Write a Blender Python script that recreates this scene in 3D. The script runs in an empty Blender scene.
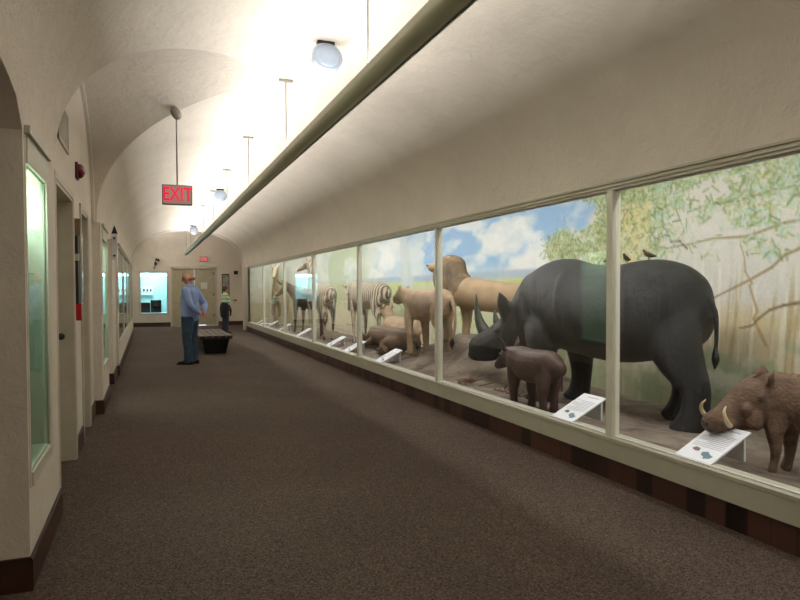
import bpy, math, random
import numpy as np
from mathutils import Vector, Matrix
random.seed(5)
R = math.radians
S = bpy.context.scene
COL = S.collection

# ------------------------------------------------------------ camera
F = 650.0
YAW, PITCH, ROLL = math.atan(252 / 650), math.atan(17 / 650), R(-0.2)
cam = bpy.data.cameras.new('camera'); cam.sensor_width = 36; cam.lens = 36 * F / 800
cam.shift_y = 0.0075; cam.clip_start = 0.05; cam.clip_end = 200
co = bpy.data.objects.new('camera', cam); COL.objects.link(co)
co.matrix_world = (Matrix.Translation((0, 0, 1.46)) @ Matrix.Rotation(-YAW, 4, 'Z')
                   @ Matrix.Rotation(R(90) - PITCH, 4, 'X') @ Matrix.Rotation(ROLL, 4, 'Z'))
S.camera = co
# ------------------------------------------------------------ world, exposure
w = bpy.data.worlds.new('world'); S.world = w; w.use_nodes = True
w.node_tree.nodes['Background'].inputs[0].default_value = (0.9, 0.85, 0.8, 1)
w.node_tree.nodes['Background'].inputs[1].default_value = 0.02
S.view_settings.view_transform = 'Standard'; S.view_settings.look = 'None'
S.view_settings.gamma = 1; S.view_settings.use_curve_mapping = False
S.view_settings.exposure = 0.36
S.cycles.use_denoising = True
S.cycles.max_bounces = 12; S.cycles.diffuse_bounces = 6; S.cycles.transparent_max_bounces = 24
S.cycles.sample_clamp_indirect = 6.0


def area(name, loc, size, size_y, power, color, direction, spread=180):
    l = bpy.data.lights.new(name, 'AREA'); l.shape = 'RECTANGLE'
    l.size = size; l.size_y = size_y; l.energy = power; l.color = color; l.spread = R(spread)
    o = bpy.data.objects.new(name, l); COL.objects.link(o); o.location = loc
    z = -Vector(direction).normalized(); y = Vector((0, 1, 0)); x = y.cross(z).normalized(); y = z.cross(x)
    o.rotation_euler = Matrix((x, y, z)).transposed().to_euler()
    return o


# lamp tubes of the long hanging trough (shine up at the vault), of the dioramas and of the wall cases
TX, TZ = 1.32, 2.785
for k in range(-1, 9):
    area('trough_lamp', (TX, 2.75 + 2.68 * k, TZ + 0.03), 0.06, 2.5, 26, (1, 0.96, 0.915), (0, 0, 1))
for k in range(-1, 7):
    a = area('diorama_lamp', (3.62, 2.42 + 3.17 * k, 2.84), 0.14, 2.8, 35 + 5 * max(0, k - 2), (1, 0.98, 0.94), (0.6, 0, -0.85))

area('vestibule_lamp', (.45, 25.9, 3.30), .5, .5, 30, (1, .97, .93), (0, 0, 1))
# ------------------------------------------------------------ helpers


def lin(c):
    return tuple(((v / 255) / 12.92 if v / 255 <= 0.04045 else (((v / 255) + 0.055) / 1.055) ** 2.4) for v in c) + (1,)


class NT:
    def __init__(s, name):
        s.m = bpy.data.materials.new(name); s.m.use_nodes = True
        s.t = s.m.node_tree; s.b = s.t.nodes['Principled BSDF']; s.out = s.t.nodes['Material Output']

    def n(s, typ, **kw):
        nd = s.t.nodes.new(typ)
        for k, v in kw.items():
            setattr(nd, k, v)
        return nd

    def l(s, a, b):
        s.t.links.new(a, b)

    def coords(s, scale=(1, 1, 1), kind='Object'):
        tc = s.n('ShaderNodeTexCoord'); mp = s.n('ShaderNodeMapping'); mp.inputs['Scale'].default_value = scale
        s.l(tc.outputs[kind], mp.inputs[0]); return mp.outputs[0]

    def ramp(s, fac, stops):
        r = s.n('ShaderNodeValToRGB'); e = r.color_ramp.elements
        while len(e) < len(stops):
            e.new(0.5)
        for el, (p, c) in zip(e, stops):
            el.position = p; el.color = lin(c)
        s.l(fac, r.inputs[0]); return r.outputs[0]

    def noise(s, vec, scale, detail=4, rough=0.55, dist=0):
        n = s.n('ShaderNodeTexNoise'); n.inputs['Scale'].default_value = scale; n.inputs['Detail'].default_value = detail
        n.inputs['Roughness'].default_value = rough; n.inputs['Distortion'].default_value = dist
        s.l(vec, n.inputs['Vector']); return n.outputs['Fac']

    def bump(s, h, strength, dist):
        b = s.n('ShaderNodeBump'); b.inputs['Strength'].default_value = strength; b.inputs['Distance'].default_value = dist
        s.l(h, b.inputs['Height']); s.l(b.outputs[0], s.b.inputs['Normal'])


def mat(name, c, rough=0.6, c2=None, scale=8, bump=0, bscale=None, metal=0, spec=0.5, stretch=(1, 1, 1)):
    t = NT(name); t.b.inputs['Roughness'].default_value = rough; t.b.inputs['Metallic'].default_value = metal
    t.b.inputs['Specular IOR Level'].default_value = spec
    v = t.coords(stretch)
    c2 = c2 or tuple(max(0, x * 0.93) for x in c)
    f = t.noise(v, scale); t.l(t.ramp(f, [(0.3, c), (0.7, c2)]), t.b.inputs['Base Color'])
    if bump:
        t.bump(t.noise(v, bscale or scale * 3, 6), bump, 0.02)
    return t.m


def emis(name, c, s):
    t = NT(name); t.b.inputs['Base Color'].default_value = lin(c)
    t.b.inputs['Emission Color'].default_value = lin(c); t.b.inputs['Emission Strength'].default_value = s
    return t.m


def glass(name, tint):
    t = NT(name); t.t.nodes.remove(t.b)
    g = t.n('ShaderNodeNewGeometry'); d = t.n('ShaderNodeVectorMath', operation='DOT_PRODUCT')
    t.l(g.outputs['Normal'], d.inputs[0]); t.l(g.outputs['Incoming'], d.inputs[1])
    ab = t.n('ShaderNodeMath', operation='ABSOLUTE'); t.l(d.outputs['Value'], ab.inputs[0])
    su = t.n('ShaderNodeMath', operation='SUBTRACT'); su.inputs[0].default_value = 1; t.l(ab.outputs[0], su.inputs[1])
    pw = t.n('ShaderNodeMath', operation='POWER'); t.l(su.outputs[0], pw.inputs[0]); pw.inputs[1].default_value = 5
    ml = t.n('ShaderNodeMath', operation='MULTIPLY_ADD'); t.l(pw.outputs[0], ml.inputs[0])
    ml.inputs[1].default_value = 0.75; ml.inputs[2].default_value = 0.04
    tr = t.n('ShaderNodeBsdfTransparent'); tr.inputs[0].default_value = tint
    gl = t.n('ShaderNodeBsdfGlossy'); gl.inputs['Roughness'].default_value = 0.02
    mx = t.n('ShaderNodeMixShader'); t.l(ml.outputs[0], mx.inputs[0]); t.l(tr.outputs[0], mx.inputs[1]); t.l(gl.outputs[0], mx.inputs[2])
    t.l(mx.outputs[0], t.out.inputs[0]); return t.m


class MB:
    def __init__(s):
        s.v = []; s.f = []

    def add(s, vs, fs):
        o = len(s.v); s.v += [tuple(p) for p in vs]; s.f += [tuple(i + o for i in f) for f in fs]; return s

    def box(s, x0, x1, y0, y1, z0, z1):
        vs = [(x, y, z) for x in (x0, x1) for y in (y0, y1) for z in (z0, z1)]
        return s.add(vs, [(0, 1, 3, 2), (4, 6, 7, 5), (0, 4, 5, 1), (2, 3, 7, 6), (0, 2, 6, 4), (1, 5, 7, 3)])

    def prism(s, pts, axis, a, b):
        """closed polygon pts (2D) extruded along axis from a to b"""
        def P(p, t):
            return {'x': (t, p[0], p[1]), 'y': (p[0], t, p[1]), 'z': (p[0], p[1], t)}[axis]
        n = len(pts)
        vs = [P(p, a) for p in pts] + [P(p, b) for p in pts]
        return s.add(vs, [tuple(range(n)), tuple(range(2 * n - 1, n - 1, -1))] + [(i, i + n, (i + 1) % n + n, (i + 1) % n) for i in range(n)])

    def tube(s, pts, rad, n=14, ref=(0, 1, 0), sub=4, cap=True):
        """smooth tube through pts; rad entries r or (r_perp, r_ref)"""
        P = [Vector(p) for p in pts]; Q = [(r, r) if isinstance(r, (int, float)) else r for r in rad]
        if sub > 1:
            P2, Q2 = [], []
            for i in range(len(P) - 1):
                a = max(i - 1, 0); d = min(i + 2, len(P) - 1)
                for k in range(sub):
                    t = k / sub
                    w = (-.5 * t**3 + t * t - .5 * t, 1.5 * t**3 - 2.5 * t * t + 1, -1.5 * t**3 + 2 * t * t + .5 * t, .5 * t**3 - .5 * t * t)
                    P2.append(P[a] * w[0] + P[i] * w[1] + P[i + 1] * w[2] + P[d] * w[3])
                    Q2.append(tuple(max(0.0005, Q[a][j] * w[0] + Q[i][j] * w[1] + Q[i + 1][j] * w[2] + Q[d][j] * w[3]) for j in (0, 1)))
            P2.append(P[-1]); Q2.append(Q[-1]); P, Q = P2, Q2
        tang = [(P[min(i + 1, len(P) - 1)] - P[max(i - 1, 0)]).normalized() for i in range(len(P))]
        if cap:
            c0 = [(math.cos(a), math.sin(a)) for a in (R(80), R(60), R(35))]
            e0 = [(P[0] - tang[0] * min(Q[0]) * sn, (Q[0][0] * cs, Q[0][1] * cs), tang[0]) for cs, sn in c0]
            e1 = [(P[-1] + tang[-1] * min(Q[-1]) * sn, (Q[-1][0] * cs, Q[-1][1] * cs), tang[-1]) for cs, sn in reversed(c0)]
        else:
            e0 = e1 = []
        rings = e0 + list(zip(P, Q, tang)) + e1
        ref = Vector(ref); o = len(s.v)
        for p, q, t in rings:
            b = (ref - t * ref.dot(t))
            b = b.normalized() if b.length > 1e-4 else t.orthogonal().normalized()
            a = b.cross(t)
            for k in range(n):
                an = 2 * math.pi * k / n
                s.v.append(tuple(p + a * (q[0] * math.cos(an)) + b * (q[1] * math.sin(an))))
        m = len(rings)
        for i in range(m - 1):
            for k in range(n):
                k2 = (k + 1) % n
                s.f.append((o + i * n + k, o + i * n + k2, o + (i + 1) * n + k2, o + (i + 1) * n + k))
        s.f.append(tuple(o + k for k in reversed(range(n)))); s.f.append(tuple(o + (m - 1) * n + k for k in range(n)))
        return s

    def ball(s, c, r, n=12, m=8):
        r = (r, r, r) if isinstance(r, (int, float)) else r
        o = len(s.v)
        vs = [(c[0], c[1], c[2] - r[2])]
        for i in range(1, m):
            a = -math.pi / 2 + math.pi * i / m
            for k in range(n):
                t = 2 * math.pi * k / n
                vs.append((c[0] + r[0] * math.cos(a) * math.cos(t), c[1] + r[1] * math.cos(a) * math.sin(t), c[2] + r[2] * math.sin(a)))
        vs.append((c[0], c[1], c[2] + r[2]))
        fs = [(0, 1 + (k + 1) % n, 1 + k) for k in range(n)]
        for i in range(m - 2):
            for k in range(n):
                fs.append((1 + i * n + k, 1 + i * n + (k + 1) % n, 1 + (i + 1) * n + (k + 1) % n, 1 + (i + 1) * n + k))
        L = len(vs) - 1
        fs += [(L, L - n + k, L - n + (k + 1) % n) for k in range(n)]
        return s.add(vs, fs)

    def xf(s, M):
        s.v = [tuple(M @ Vector(p)) for p in s.v]; return s

    def build(s, name, m, parent=None, smooth=False, remesh=0, smooth_it=0, origin=True, bevel=0, loc=None):
        me = bpy.data.meshes.new(name)
        v = np.array(s.v, dtype=float)
        off = np.zeros(3)
        if origin and parent is None and loc is None:
            lo, hi = v.min(0), v.max(0); off = np.array([(lo[0] + hi[0]) / 2, (lo[1] + hi[1]) / 2, lo[2]])
        me.from_pydata((v - off).tolist(), [], s.f); me.update()
        o = bpy.data.objects.new(name, me); COL.objects.link(o)
        mods = []
        if remesh:
            md = o.modifiers.new('r', 'REMESH'); md.mode = 'VOXEL'; md.voxel_size = remesh; md.use_smooth_shade = True
        if smooth_it:
            md = o.modifiers.new('s', 'SMOOTH'); md.factor = 0.5; md.iterations = smooth_it
        if remesh or smooth_it:
            dg = bpy.context.evaluated_depsgraph_get()
            me2 = bpy.data.meshes.new_from_object(o.evaluated_get(dg)); me2.name = name
            o.modifiers.clear(); o.data = me2; me = me2
        if bevel:
            md = o.modifiers.new('bevel', 'BEVEL'); md.width = bevel; md.segments = 2; md.limit_method = 'ANGLE'
        if isinstance(m, (list, tuple)):
            for k in m:
                me.materials.append(k)
        else:
            me.materials.append(m)
        if smooth:
            me.polygons.foreach_set('use_smooth', [True] * len(me.polygons))
        o.location = tuple(off)
        if parent:
            o.parent = parent
        return o


def empty(name, loc=(0, 0, 0), rz=0):
    o = bpy.data.objects.new(name, None); COL.objects.link(o); o.location = loc; o.rotation_euler = (0, 0, rz)
    o.empty_display_size = 0.1; return o


def tag(o, label=None, cat=None, group=None, kind=None):
    for k, v in (('label', label), ('category', cat), ('group', group), ('kind', kind)):
        if v:
            o[k] = v
    return o


def st(o):
    o['kind'] = 'structure'; return o


def copy_tree(o, parent=None):
    c = o.copy(); COL.objects.link(c)
    if parent:
        c.parent = parent
    for ch in [x for x in ALLCH(o)]:
        copy_tree(ch, c)
    return c


def ALLCH(o):
    return [x for x in COL.objects if x.parent == o]


# ------------------------------------------------------------ materials
def plaster(name, c, c2):
    t = NT(name); v = t.coords()
    f = t.noise(v, 1.3, 6, 0.6); t.l(t.ramp(f, [(0.3, c), (0.7, c2)]), t.b.inputs['Base Color'])
    t.b.inputs['Roughness'].default_value = 0.75; t.b.inputs['Specular IOR Level'].default_value = 0.25
    n = t.noise(t.coords((1, 1, 1)), 5, 7, 0.7, 0.4); t.bump(n, 0.6, 0.035)
    return t.m


M = {}
M['plaster'] = plaster('cream_plaster', (227, 219, 207), (215, 207, 195))
M['paint'] = mat('cream_paint', (206, 203, 188), 0.45, (199, 195, 180), 3)
M['frame'] = mat('window_frame_paint', (192, 190, 172), 0.4, (183, 181, 163), 5)
M['base'] = mat('brown_baseboard', (74, 44, 34), 0.5, (56, 34, 27), 4)
M['reveal'] = mat('door_frame_paint', (200, 194, 178), 0.5)
M['door'] = mat('door_paint', (186, 178, 152), 0.5)
M['dark'] = mat('black_metal', (24, 23, 22), 0.45)
M['steel'] = mat('grey_rod', (150, 146, 138), 0.4, metal=0.3)
M['trough'] = mat('trough_enamel', (188, 187, 158), 0.35, (182, 181, 152), 2)
M['post'] = mat('mullion_paint', (226, 224, 208), 0.4, (218, 216, 200), 5)
M['white'] = mat('white_plastic', (225, 226, 226), 0.35)
M['glass'] = glass('case_glass', (0.985, 0.99, 0.985, 1))
M['gglass'] = glass('green_glass', (0.93, 0.985, 0.945, 1))

t = NT('carpet'); v = t.coords()
f1 = t.noise(v, 95, 3, 0.8); f2 = t.noise(v, 0.8, 3)
c1 = t.ramp(f1, [(0.33, (48, 41, 37)), (0.5, (92, 82, 75)), (0.68, (134, 122, 113))])
c2 = t.ramp(f2, [(0.3, (235, 230, 228)), (0.7, (255, 250, 248))])
mx = t.n('ShaderNodeMix', data_type='RGBA', blend_type='MULTIPLY'); mx.inputs[0].default_value = 1
t.l(c1, mx.inputs[6]); t.l(c2, mx.inputs[7]); t.l(mx.outputs[2], t.b.inputs['Base Color'])
t.b.inputs['Roughness'].default_value = 0.95; t.b.inputs['Specular IOR Level'].default_value = 0.1
t.bump(f1, 0.6, 0.006); M['carpet'] = t.m

t = NT('quarry_tiles'); v = t.coords()
sp = t.n('ShaderNodeSeparateXYZ'); t.l(v, sp.inputs[0])
dv = t.n('ShaderNodeMath', operation='DIVIDE'); t.l(sp.outputs[1], dv.inputs[0]); dv.inputs[1].default_value = 0.155
fl = t.n('ShaderNodeMath', operation='FLOOR'); t.l(dv.outputs[0], fl.inputs[0])
fr = t.n('ShaderNodeMath', operation='FRACT'); t.l(dv.outputs[0], fr.inputs[0])
wn = t.n('ShaderNodeTexWhiteNoise', noise_dimensions='1D'); t.l(fl.outputs[0], wn.inputs['W'])
c1 = t.ramp(wn.outputs['Value'], [(0.0, (30, 18, 15)), (0.28, (38, 22, 18)), (0.3, (76, 50, 42)), (0.7, (90, 58, 48)), (1.0, (68, 42, 35))])
t.t.nodes[-1].color_ramp.interpolation = 'CONSTANT' if False else 'LINEAR'
gt = t.n('ShaderNodeMath', operation='COMPARE'); t.l(fr.outputs[0], gt.inputs[0]); gt.inputs[1].default_value = 0; gt.inputs[2].default_value = 0.05
mx = t.n('ShaderNodeMix', data_type='RGBA'); t.l(gt.outputs[0], mx.inputs[0]); t.l(c1, mx.inputs[6]); mx.inputs[7].default_value = lin((58, 38, 32))
t.l(mx.outputs[2], t.b.inputs['Base Color']); t.b.inputs['Roughness'].default_value = 0.4; M['tiles'] = t.m

# ------------------------------------------------------------ room shell
XL, XR, XRec = -0.55, 3.25, -0.60
CX, AX = (XL + XR) / 2, (XR - XL) / 2
ZS, BH, NP = 2.25, 1.32, 2.2
Y0, YE = -3.2, 24.1
YB0, YB1 = 4.72, 8.37            # cross vault bay on the left
YC, AY = (YB0 + YB1) / 2, (YB1 - YB0) / 2
SV = [math.sin(math.pi / 2 * k / 28) for k in range(29)]        # 0..1


def prof(s):
    return ZS + BH * max(0.0, 1 - abs(s) ** NP) ** (1 / NP)


def strip(mb, rows):
    """rows: equal-length point lists -> quads"""
    o = len(mb.v)
    for r in rows:
        mb.v += [tuple(p) for p in r]
    n = len(rows[0])
    for i in range(len(rows) - 1):
        for k in range(n - 1):
            mb.f.append((o + i * n + k, o + i * n + k + 1, o + (i + 1) * n + k + 1, o + (i + 1) * n + k))


ceil_mb = MB()
smain = [-s for s in reversed(SV)] + SV[1:]
strip(ceil_mb, [[(CX + AX * s, y, prof(s)) for y in (Y0, YB0)] for s in smain[3:]])
strip(ceil_mb, [[(CX + AX * s, y, prof(s)) for y in (3.57, YB0)] for s in smain[:4]])
strip(ceil_mb, [[(CX + AX * s, y, prof(s)) for y in (Y0, -.2)] for s in smain[:4]])
strip(ceil_mb, [[(CX + AX * s, y, prof(s)) for y in (YB1, YE)] for s in smain])
strip(ceil_mb, [[(CX + AX * s, y, prof(s)) for y in (YB0, YB1)] for s in SV])
for sgn in (-1, 1):
    strip(ceil_mb, [[(CX - AX * s, YC + sgn * AY, prof(s)), (CX - AX * s, YC + sgn * AY * s, prof(s))] for s in SV])
ceil = st(ceil_mb.build('ceiling', M['plaster'], smooth=True))
xm = MB()
for sgn in (-1, 1):
    strip(xm, [[(XRec, YC + sgn * AY * s, prof(s)), (CX - AX * s, YC + sgn * AY * s, prof(s))] for s in SV])
st(xm.build('ceiling_cross_vault', M['plaster'], smooth=True))
# moulded rib against the lunette wall of the cross vault
rm = MB(); pts = []
for s in [-q for q in reversed(SV)] + SV[1:]:
    z = prof(s)
    pts.append((YC + (AY) * s, z))
for ins, x1 in ((0.07, XRec + 0.035),):
    inner = [(YC + (AY - ins) * s, ZS + (BH - ins) * max(0, 1 - abs(s) ** NP) ** (1 / NP)) for s in [-q for q in reversed(SV)] + SV[1:]]
    strip(rm, [[(XRec, a[0], a[1]), (x1, a[0], a[1]), (x1, b[0], b[1]), (XRec, b[0], b[1])] for a, b in zip(inner, pts)])
st(rm.build('trim_1', M['plaster'], smooth=False))

fl = MB(); fl.add([(-1.8, Y0, 0), (4.2, Y0, 0), (4.2, 29, 0), (-1.8, 29, 0), (-1.8, Y0, -.1), (4.2, Y0, -.1), (4.2, 29, -.1), (-1.8, 29, -.1)],
                  [(0, 1, 2, 3), (7, 6, 5, 4), (0, 4, 5, 1), (1, 5, 6, 2), (2, 6, 7, 3), (3, 7, 4, 0)])
st(fl.build('floor', M['carpet']))

# left wall: piers with case openings, recess with two doorways, then long glazed wall
P1, P2 = (3.57, 4.72), (8.37, 9.75)
wl = MB()


def wall_x(mb, x, y0, y1, z0, z1, th, holes=()):
    """wall slab whose room face is at x (thickness th to the left) with rectangular holes (y0,y1,z0,z1)"""
    ys = sorted({y0, y1} | {h[0] for h in holes} | {h[1] for h in holes})
    for a, b in zip(ys, ys[1:]):
        hs = sorted([h for h in holes if h[0] <= a + 1e-6 and h[1] >= b - 1e-6], key=lambda h: h[2])
        z = z0
        for h in hs:
            if h[2] > z + 1e-6:
                mb.box(x - th, x, a, b, z, h[2])
            z = h[3]
        if z < z1 - 1e-6:
            mb.box(x - th, x, a, b, z, z1)


CASE1 = (3.635, 4.27, 0.56, 2.08)
CASE2 = (8.62, 9.50, 0.56, 2.08)
wall_x(wl, XL, P1[0], P1[1], 0, ZS, 0.10, [CASE1])
wl.box(XL - 1.3, XL - .1, P1[0], P1[0] + .06, 0, ZS + .0)          # near end face of the pier
wl.box(XRec - .3, XL - .1, P1[1] - .06, P1[1], 0, ZS)
D1, D2 = (5.1, 6.22, 0, 2.24), (6.95, 7.68, 0, 2.24)
wall_x(wl, XRec, P1[1], P2[0], 0, 3.7, 0.14, [D1, D2])
X2 = -0.51
wall_x(wl, X2, P2[0], P2[1], 0, ZS, 0.10, [CASE2])
wl.box(XRec - .3, X2 - .1, P2[0], P2[0] + .06, 0, ZS)
wl.box(XRec - .3, X2 - .1, P2[1] - .06, P2[1], 0, ZS)
wall_x(wl, XRec, P2[1], 11.0, 0, ZS, 0.1)
wl.box(XRec, XL, P2[1], 11.0, ZS - .02, ZS + .02)
LW = [(12.35 + 2.68 * k, 12.35 + 2.68 * k + 2.56, 0.56, 2.2) for k in range(4)]
wall_x(wl, XL + .035, 11.0, 12.1, 0, ZS, 0.12)
wall_x(wl, XL + .07, 12.1, YE, 0, ZS, 0.12, LW)
wl.box(XL - .05, XL + .07, 11.0, YE, ZS - .02, ZS)
# near bay: wide low arched opening beside the camera
AR = [(-0.2 + 3.79 * k / 24) for k in range(25)]


def archz(y):
    q = abs((y - 1.695) / 1.895)
    return 2.21 + 0.26 * max(0, 1 - q ** 2.6) ** (1 / 2.6)


for a, b in zip(AR, AR[1:]):
    wl.add([(XL, a, archz(a)), (XL, b, archz(b)), (CX + AX * smain[3], b, prof(smain[3])), (CX + AX * smain[3], a, prof(smain[3]))], [(0, 1, 2, 3)])
    wl.add([(XL, a, archz(a)), (XL, b, archz(b)), (XL - 1.3, b, archz(b)), (XL - 1.3, a, archz(a))], [(0, 3, 2, 1)])
wl.box(XL - 1.4, XL - 1.3, Y0, P1[0], 0, 2.5)
wl.box(XL - 1.3, XL, Y0, -0.2, 0, ZS)
st(wl.build('wall_left', M['plaster'], origin=False, loc=(0, 0, 0)))

bb = MB()


def bbox(x, y0, y1):
    bb.prism([(x, 0), (x + .014, 0), (x + .014, .15), (x + .006, .165), (x, .165)], 'y', y0, y1)


bbox(XL, P1[0] - .014, P1[1] + .014); bb.box(XL - 1.3, XL, P1[0] - .014, P1[0], 0, .165)
bb.box(XRec, XL, P1[1], P1[1] + .014, 0, .165)
bbox(XRec, P1[1], D1[0] - .08); bbox(XRec, D1[1] + .02, D2[0] - .08); bbox(XRec, D2[1] + .06, P2[0])
bb.box(XRec, X2, P2[0] - .014, P2[0], 0, .165); bbox(X2, P2[0] - .014, P2[1] + .014); bb.box(XRec, X2, P2[1], P2[1] + .014, 0, .165)
bbox(XRec, P2[1], 11.0); bb.box(XRec, XL + .035, 10.986, 11.0, 0, .165); bbox(XL + .035, 10.986, 12.1)
bb.box(XL, XL + .07, 12.086, 12.1, 0, .165); bbox(XL + .07, 12.086, 23.84)
st(bb.build('baseboard_left', M['base'], origin=False, loc=(0, 0, 0)))

# right wall: low tiled plinth, painted apron, glazing bays, mould
st(MB().box(XR + .02, XR + .12, Y0, YE, 0, .172).build('baseboard_right', M['tiles'], origin=False, loc=(0, 0, 0)))
GB, GT = 0.335, 2.195
YP = [3.975 + 3.17 * k for k in range(-2, 7)]                   # near edges of the posts
ap = MB()
ap.prism([(XR, .168), (XR + .14, .168), (XR + .14, GB), (XR + .035, GB), (XR + .012, GB + .004), (XR - .006, GB - .006), (XR - .006, GB - .03), (XR, GB - .034)], 'y', Y0, YE)
ap.box(XR, XR + .1, YP[-1], YE, GB, ZS + .02)
ap.box(XR + .03, XR + .1, Y0, YP[0], GB, 3.0)
st(ap.build('wall_right', M['frame'], origin=False, loc=(0, 0, 0)))
hd = MB()
hd.prism([(XR, GT), (XR + .08, GT), (XR + .08, 3.02), (XR + .05, 3.02), (XR + .05, ZS + .01), (XR - .012, ZS + .012), (XR - .012, ZS - .004), (XR, ZS - .008),
          (XR, ZS - .022), (XR - .008, ZS - .026), (XR - .008, ZS - .034), (XR, ZS - .038)], 'y', Y0, YP[-1] + .08)
st(hd.build('trim_2', M['frame'], origin=False, loc=(0, 0, 0)))
for i, y in enumerate(YP):
    wn_ = empty('window_%d' % (i + 1), (XR, y, GB)); st(wn_)
    pm = MB().box(0, .075, -.0, .07, 0, GT - GB).build('mullion', M['post'], wn_, bevel=.004)
    if i < len(YP) - 1:
        MB().box(.028, .034, .07, 3.17, 0, GT - GB).build('pane', M['glass'], wn_)
        MB().box(.02, .044, .07, 3.17, 0, .01).box(.02, .044, .07, 3.17, GT - GB - .012, GT - GB).build('bead', M['white'], wn_)

# far end: rib, vestibule, end wall
rb = MB()
prc = [(CX + AX * s, prof(s)) for s in smain]
pin = [(CX + (AX - .035) * s, ZS + (BH - .045) * max(0, 1 - abs(s) ** NP) ** (1 / NP)) for s in smain]
outer = [(XL - .1, 0)] + [(XL - .1, ZS)] + prc + [(XR + .1, ZS), (XR + .1, 0)]
inner = [(pin[0][0], 0)] + [(pin[0][0], ZS)] + pin + [(pin[-1][0], ZS), (pin[-1][0], 0)]
for a, b in ((0, 0), (1, 1)):
    pass
strip(rb, [[(i_[0], 23.84, i_[1]), (o_[0], 23.84, o_[1]), (o_[0], 24.1, o_[1]), (i_[0], 24.1, i_[1]), (i_[0], 23.84, i_[1])] for i_, o_ in zip(inner, outer)])
st(rb.build('trim_3', M['plaster'], origin=False, loc=(0, 0, 0)))
VX0, VX1, VY = -.75, 4.0, 27.4
vb = MB()
VCX, VAX = (VX0 + VX1) / 2, (VX1 - VX0) / 2
strip(vb, [[(VCX + VAX * s, y, 2.35 + 1.45 * max(0, 1 - abs(s) ** NP) ** (1 / NP)) for y in (YE, VY)] for s in smain])
vv = MB()
# wall ring at Y=YE facing the end wall, closes the vestibule over the corridor
strip(vv, [[(a[0], YE + .001, a[1]), (b[0], YE + .001, b[1])] for a, b in zip(
    [(XL, 0)] + prc + [(XR, 0)], [(VX0, 0)] + [(VCX + VAX * s, 2.35 + 1.45 * max(0, 1 - abs(s) ** NP) ** (1 / NP)) for s in smain] + [(VX1, 0)])])
st(vb.build('ceiling_vestibule', M['plaster'], smooth=True))
vv.box(VX0 - .1, VX0, YE, VY, 0, 2.4).box(VX1, VX1 + .1, YE, VY, 0, 2.4)
st(vv.build('wall_vestibule', M['plaster'], origin=False, loc=(0, 0, 0)))
ew = MB()
EC = (-.26, .70, .55, 2.13); ED = (.90, 2.60, 0, 2.36)
xs = [VX0 - .1, EC[0], EC[1], ED[0], ED[1], VX1 + .1]
ew.box(xs[0], xs[1], VY, VY + .15, 0, 4); ew.box(xs[1], xs[2], VY, VY + .15, 0, EC[2]); ew.box(xs[1], xs[2], VY, VY + .15, EC[3], 4)
ew.box(xs[2], xs[3], VY, VY + .15, 0, 4); ew.box(xs[3], xs[4], VY, VY + .15, ED[3], 4); ew.box(xs[4], xs[5], VY, VY + .15, 0, 4)
st(ew.build('wall_end', M['plaster'], origin=False, loc=(0, 0, 0)))
be = MB().box(VX0, ED[0] - .07, VY - .016, VY, 0, .17).box(ED[1] + .07, VX1, VY - .016, VY, 0, .17)
st(be.build('baseboard_end', M['base'], origin=False, loc=(0, 0, 0)))
st(MB().box(-1.9, 4.2, Y0 - .1, Y0, 0, 4).build('wall_rear', M['plaster'], origin=False, loc=(0, 0, 0)))

# doors in the recess
for i, (D, lab) in enumerate(((D1, 1), (D2, 2))):
    d = st(empty('door_%d' % (i + 1), (XRec - .14, D[1], 0)))
    L = D[1] - D[0]
    leaf = MB().box(-.05, -.005, -L + .03, -.035, .01, D[3] - .03).build('door_leaf', M['door'], d)
    fm = MB().box(-.03, .15, -.03, 0, 0, D[3]).box(-.03, .15, -L, -L + .03, 0, D[3]).box(-.03, .15, -L, 0, D[3] - .03, D[3])
    fm.box(.13, .155, -.0, .055, 0, D[3] + .05).box(.13, .155, -L - .055, -L, 0, D[3] + .05).box(.13, .155, -L, 0, D[3], D[3] + .05)
    fm.build('door_frame', M['reveal'], d)
    if i == 0:
        k = MB().tube([(-.005, -.1, 1.07), (.035, -.1, 1.07)], [.012, .012], sub=1, ref=(0, 0, 1)).ball((.055, -.1, 1.07), .03)
        k.tube([(-.005, -.1, 1.07), (.002, -.1, 1.07)], [.028, .028], sub=1, ref=(0, 0, 1))
        k.build('door_knob', M['dark'], leaf, smooth=True)
        MB().box(-.003, .006, -.075, -.125 + .04, 1.2, 1.23).build('lock_plate', M['dark'], leaf)
# end doors
d = st(empty('door_3', (1.75, VY, 0)))
MB().box(-.82, -.006, .05, .095, .008, 2.30).build('door_leaf', M['door'], d)
MB().box(.006, .45, .05, .095, .045, 2.30).box(.45, .82, .05, .095, .008, 2.30).build('door_leaf', M['door'], d)
fm = MB().box(-.88, -.82, -.02, .12, 0, 2.36).box(.82, .88, -.02, .12, 0, 2.36).box(-.88, .88, -.02, .12, 2.30, 2.39)
fm.build('door_frame', M['reveal'], d)
for zz in (.35, 1.2, 2.05):
    MB().box(.70, .80, .035, .05, zz, zz + .13).build('hinge', M['steel'], d)
for sx in (-1, 1):
    MB().box(min(sx * .1, sx * .16), max(sx * .1, sx * .16), .03, .05, .98, 1.2).build('push_plate', M['steel'], d)
MB().box(.25, .5, .046, .05, 1.5, 1.75).build('notice', M['white'], d)
MB().box(-.8, .8, .14, .15, 0, 2.3).build('daylight_gap', emis('daylight_gap', (225, 238, 255), .9), d)

# ------------------------------------------------------------ built-in wall cases (left and end)
casein = mat('case_interior', (202, 216, 200), 0.7)
caseend = mat('cyan_case_interior', (190, 226, 228), 0.7)
dim = mat('dim_case_interior', (188, 190, 170), 0.7)
whiteshelf = mat('shelf_white', (235, 240, 235), 0.3)


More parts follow.
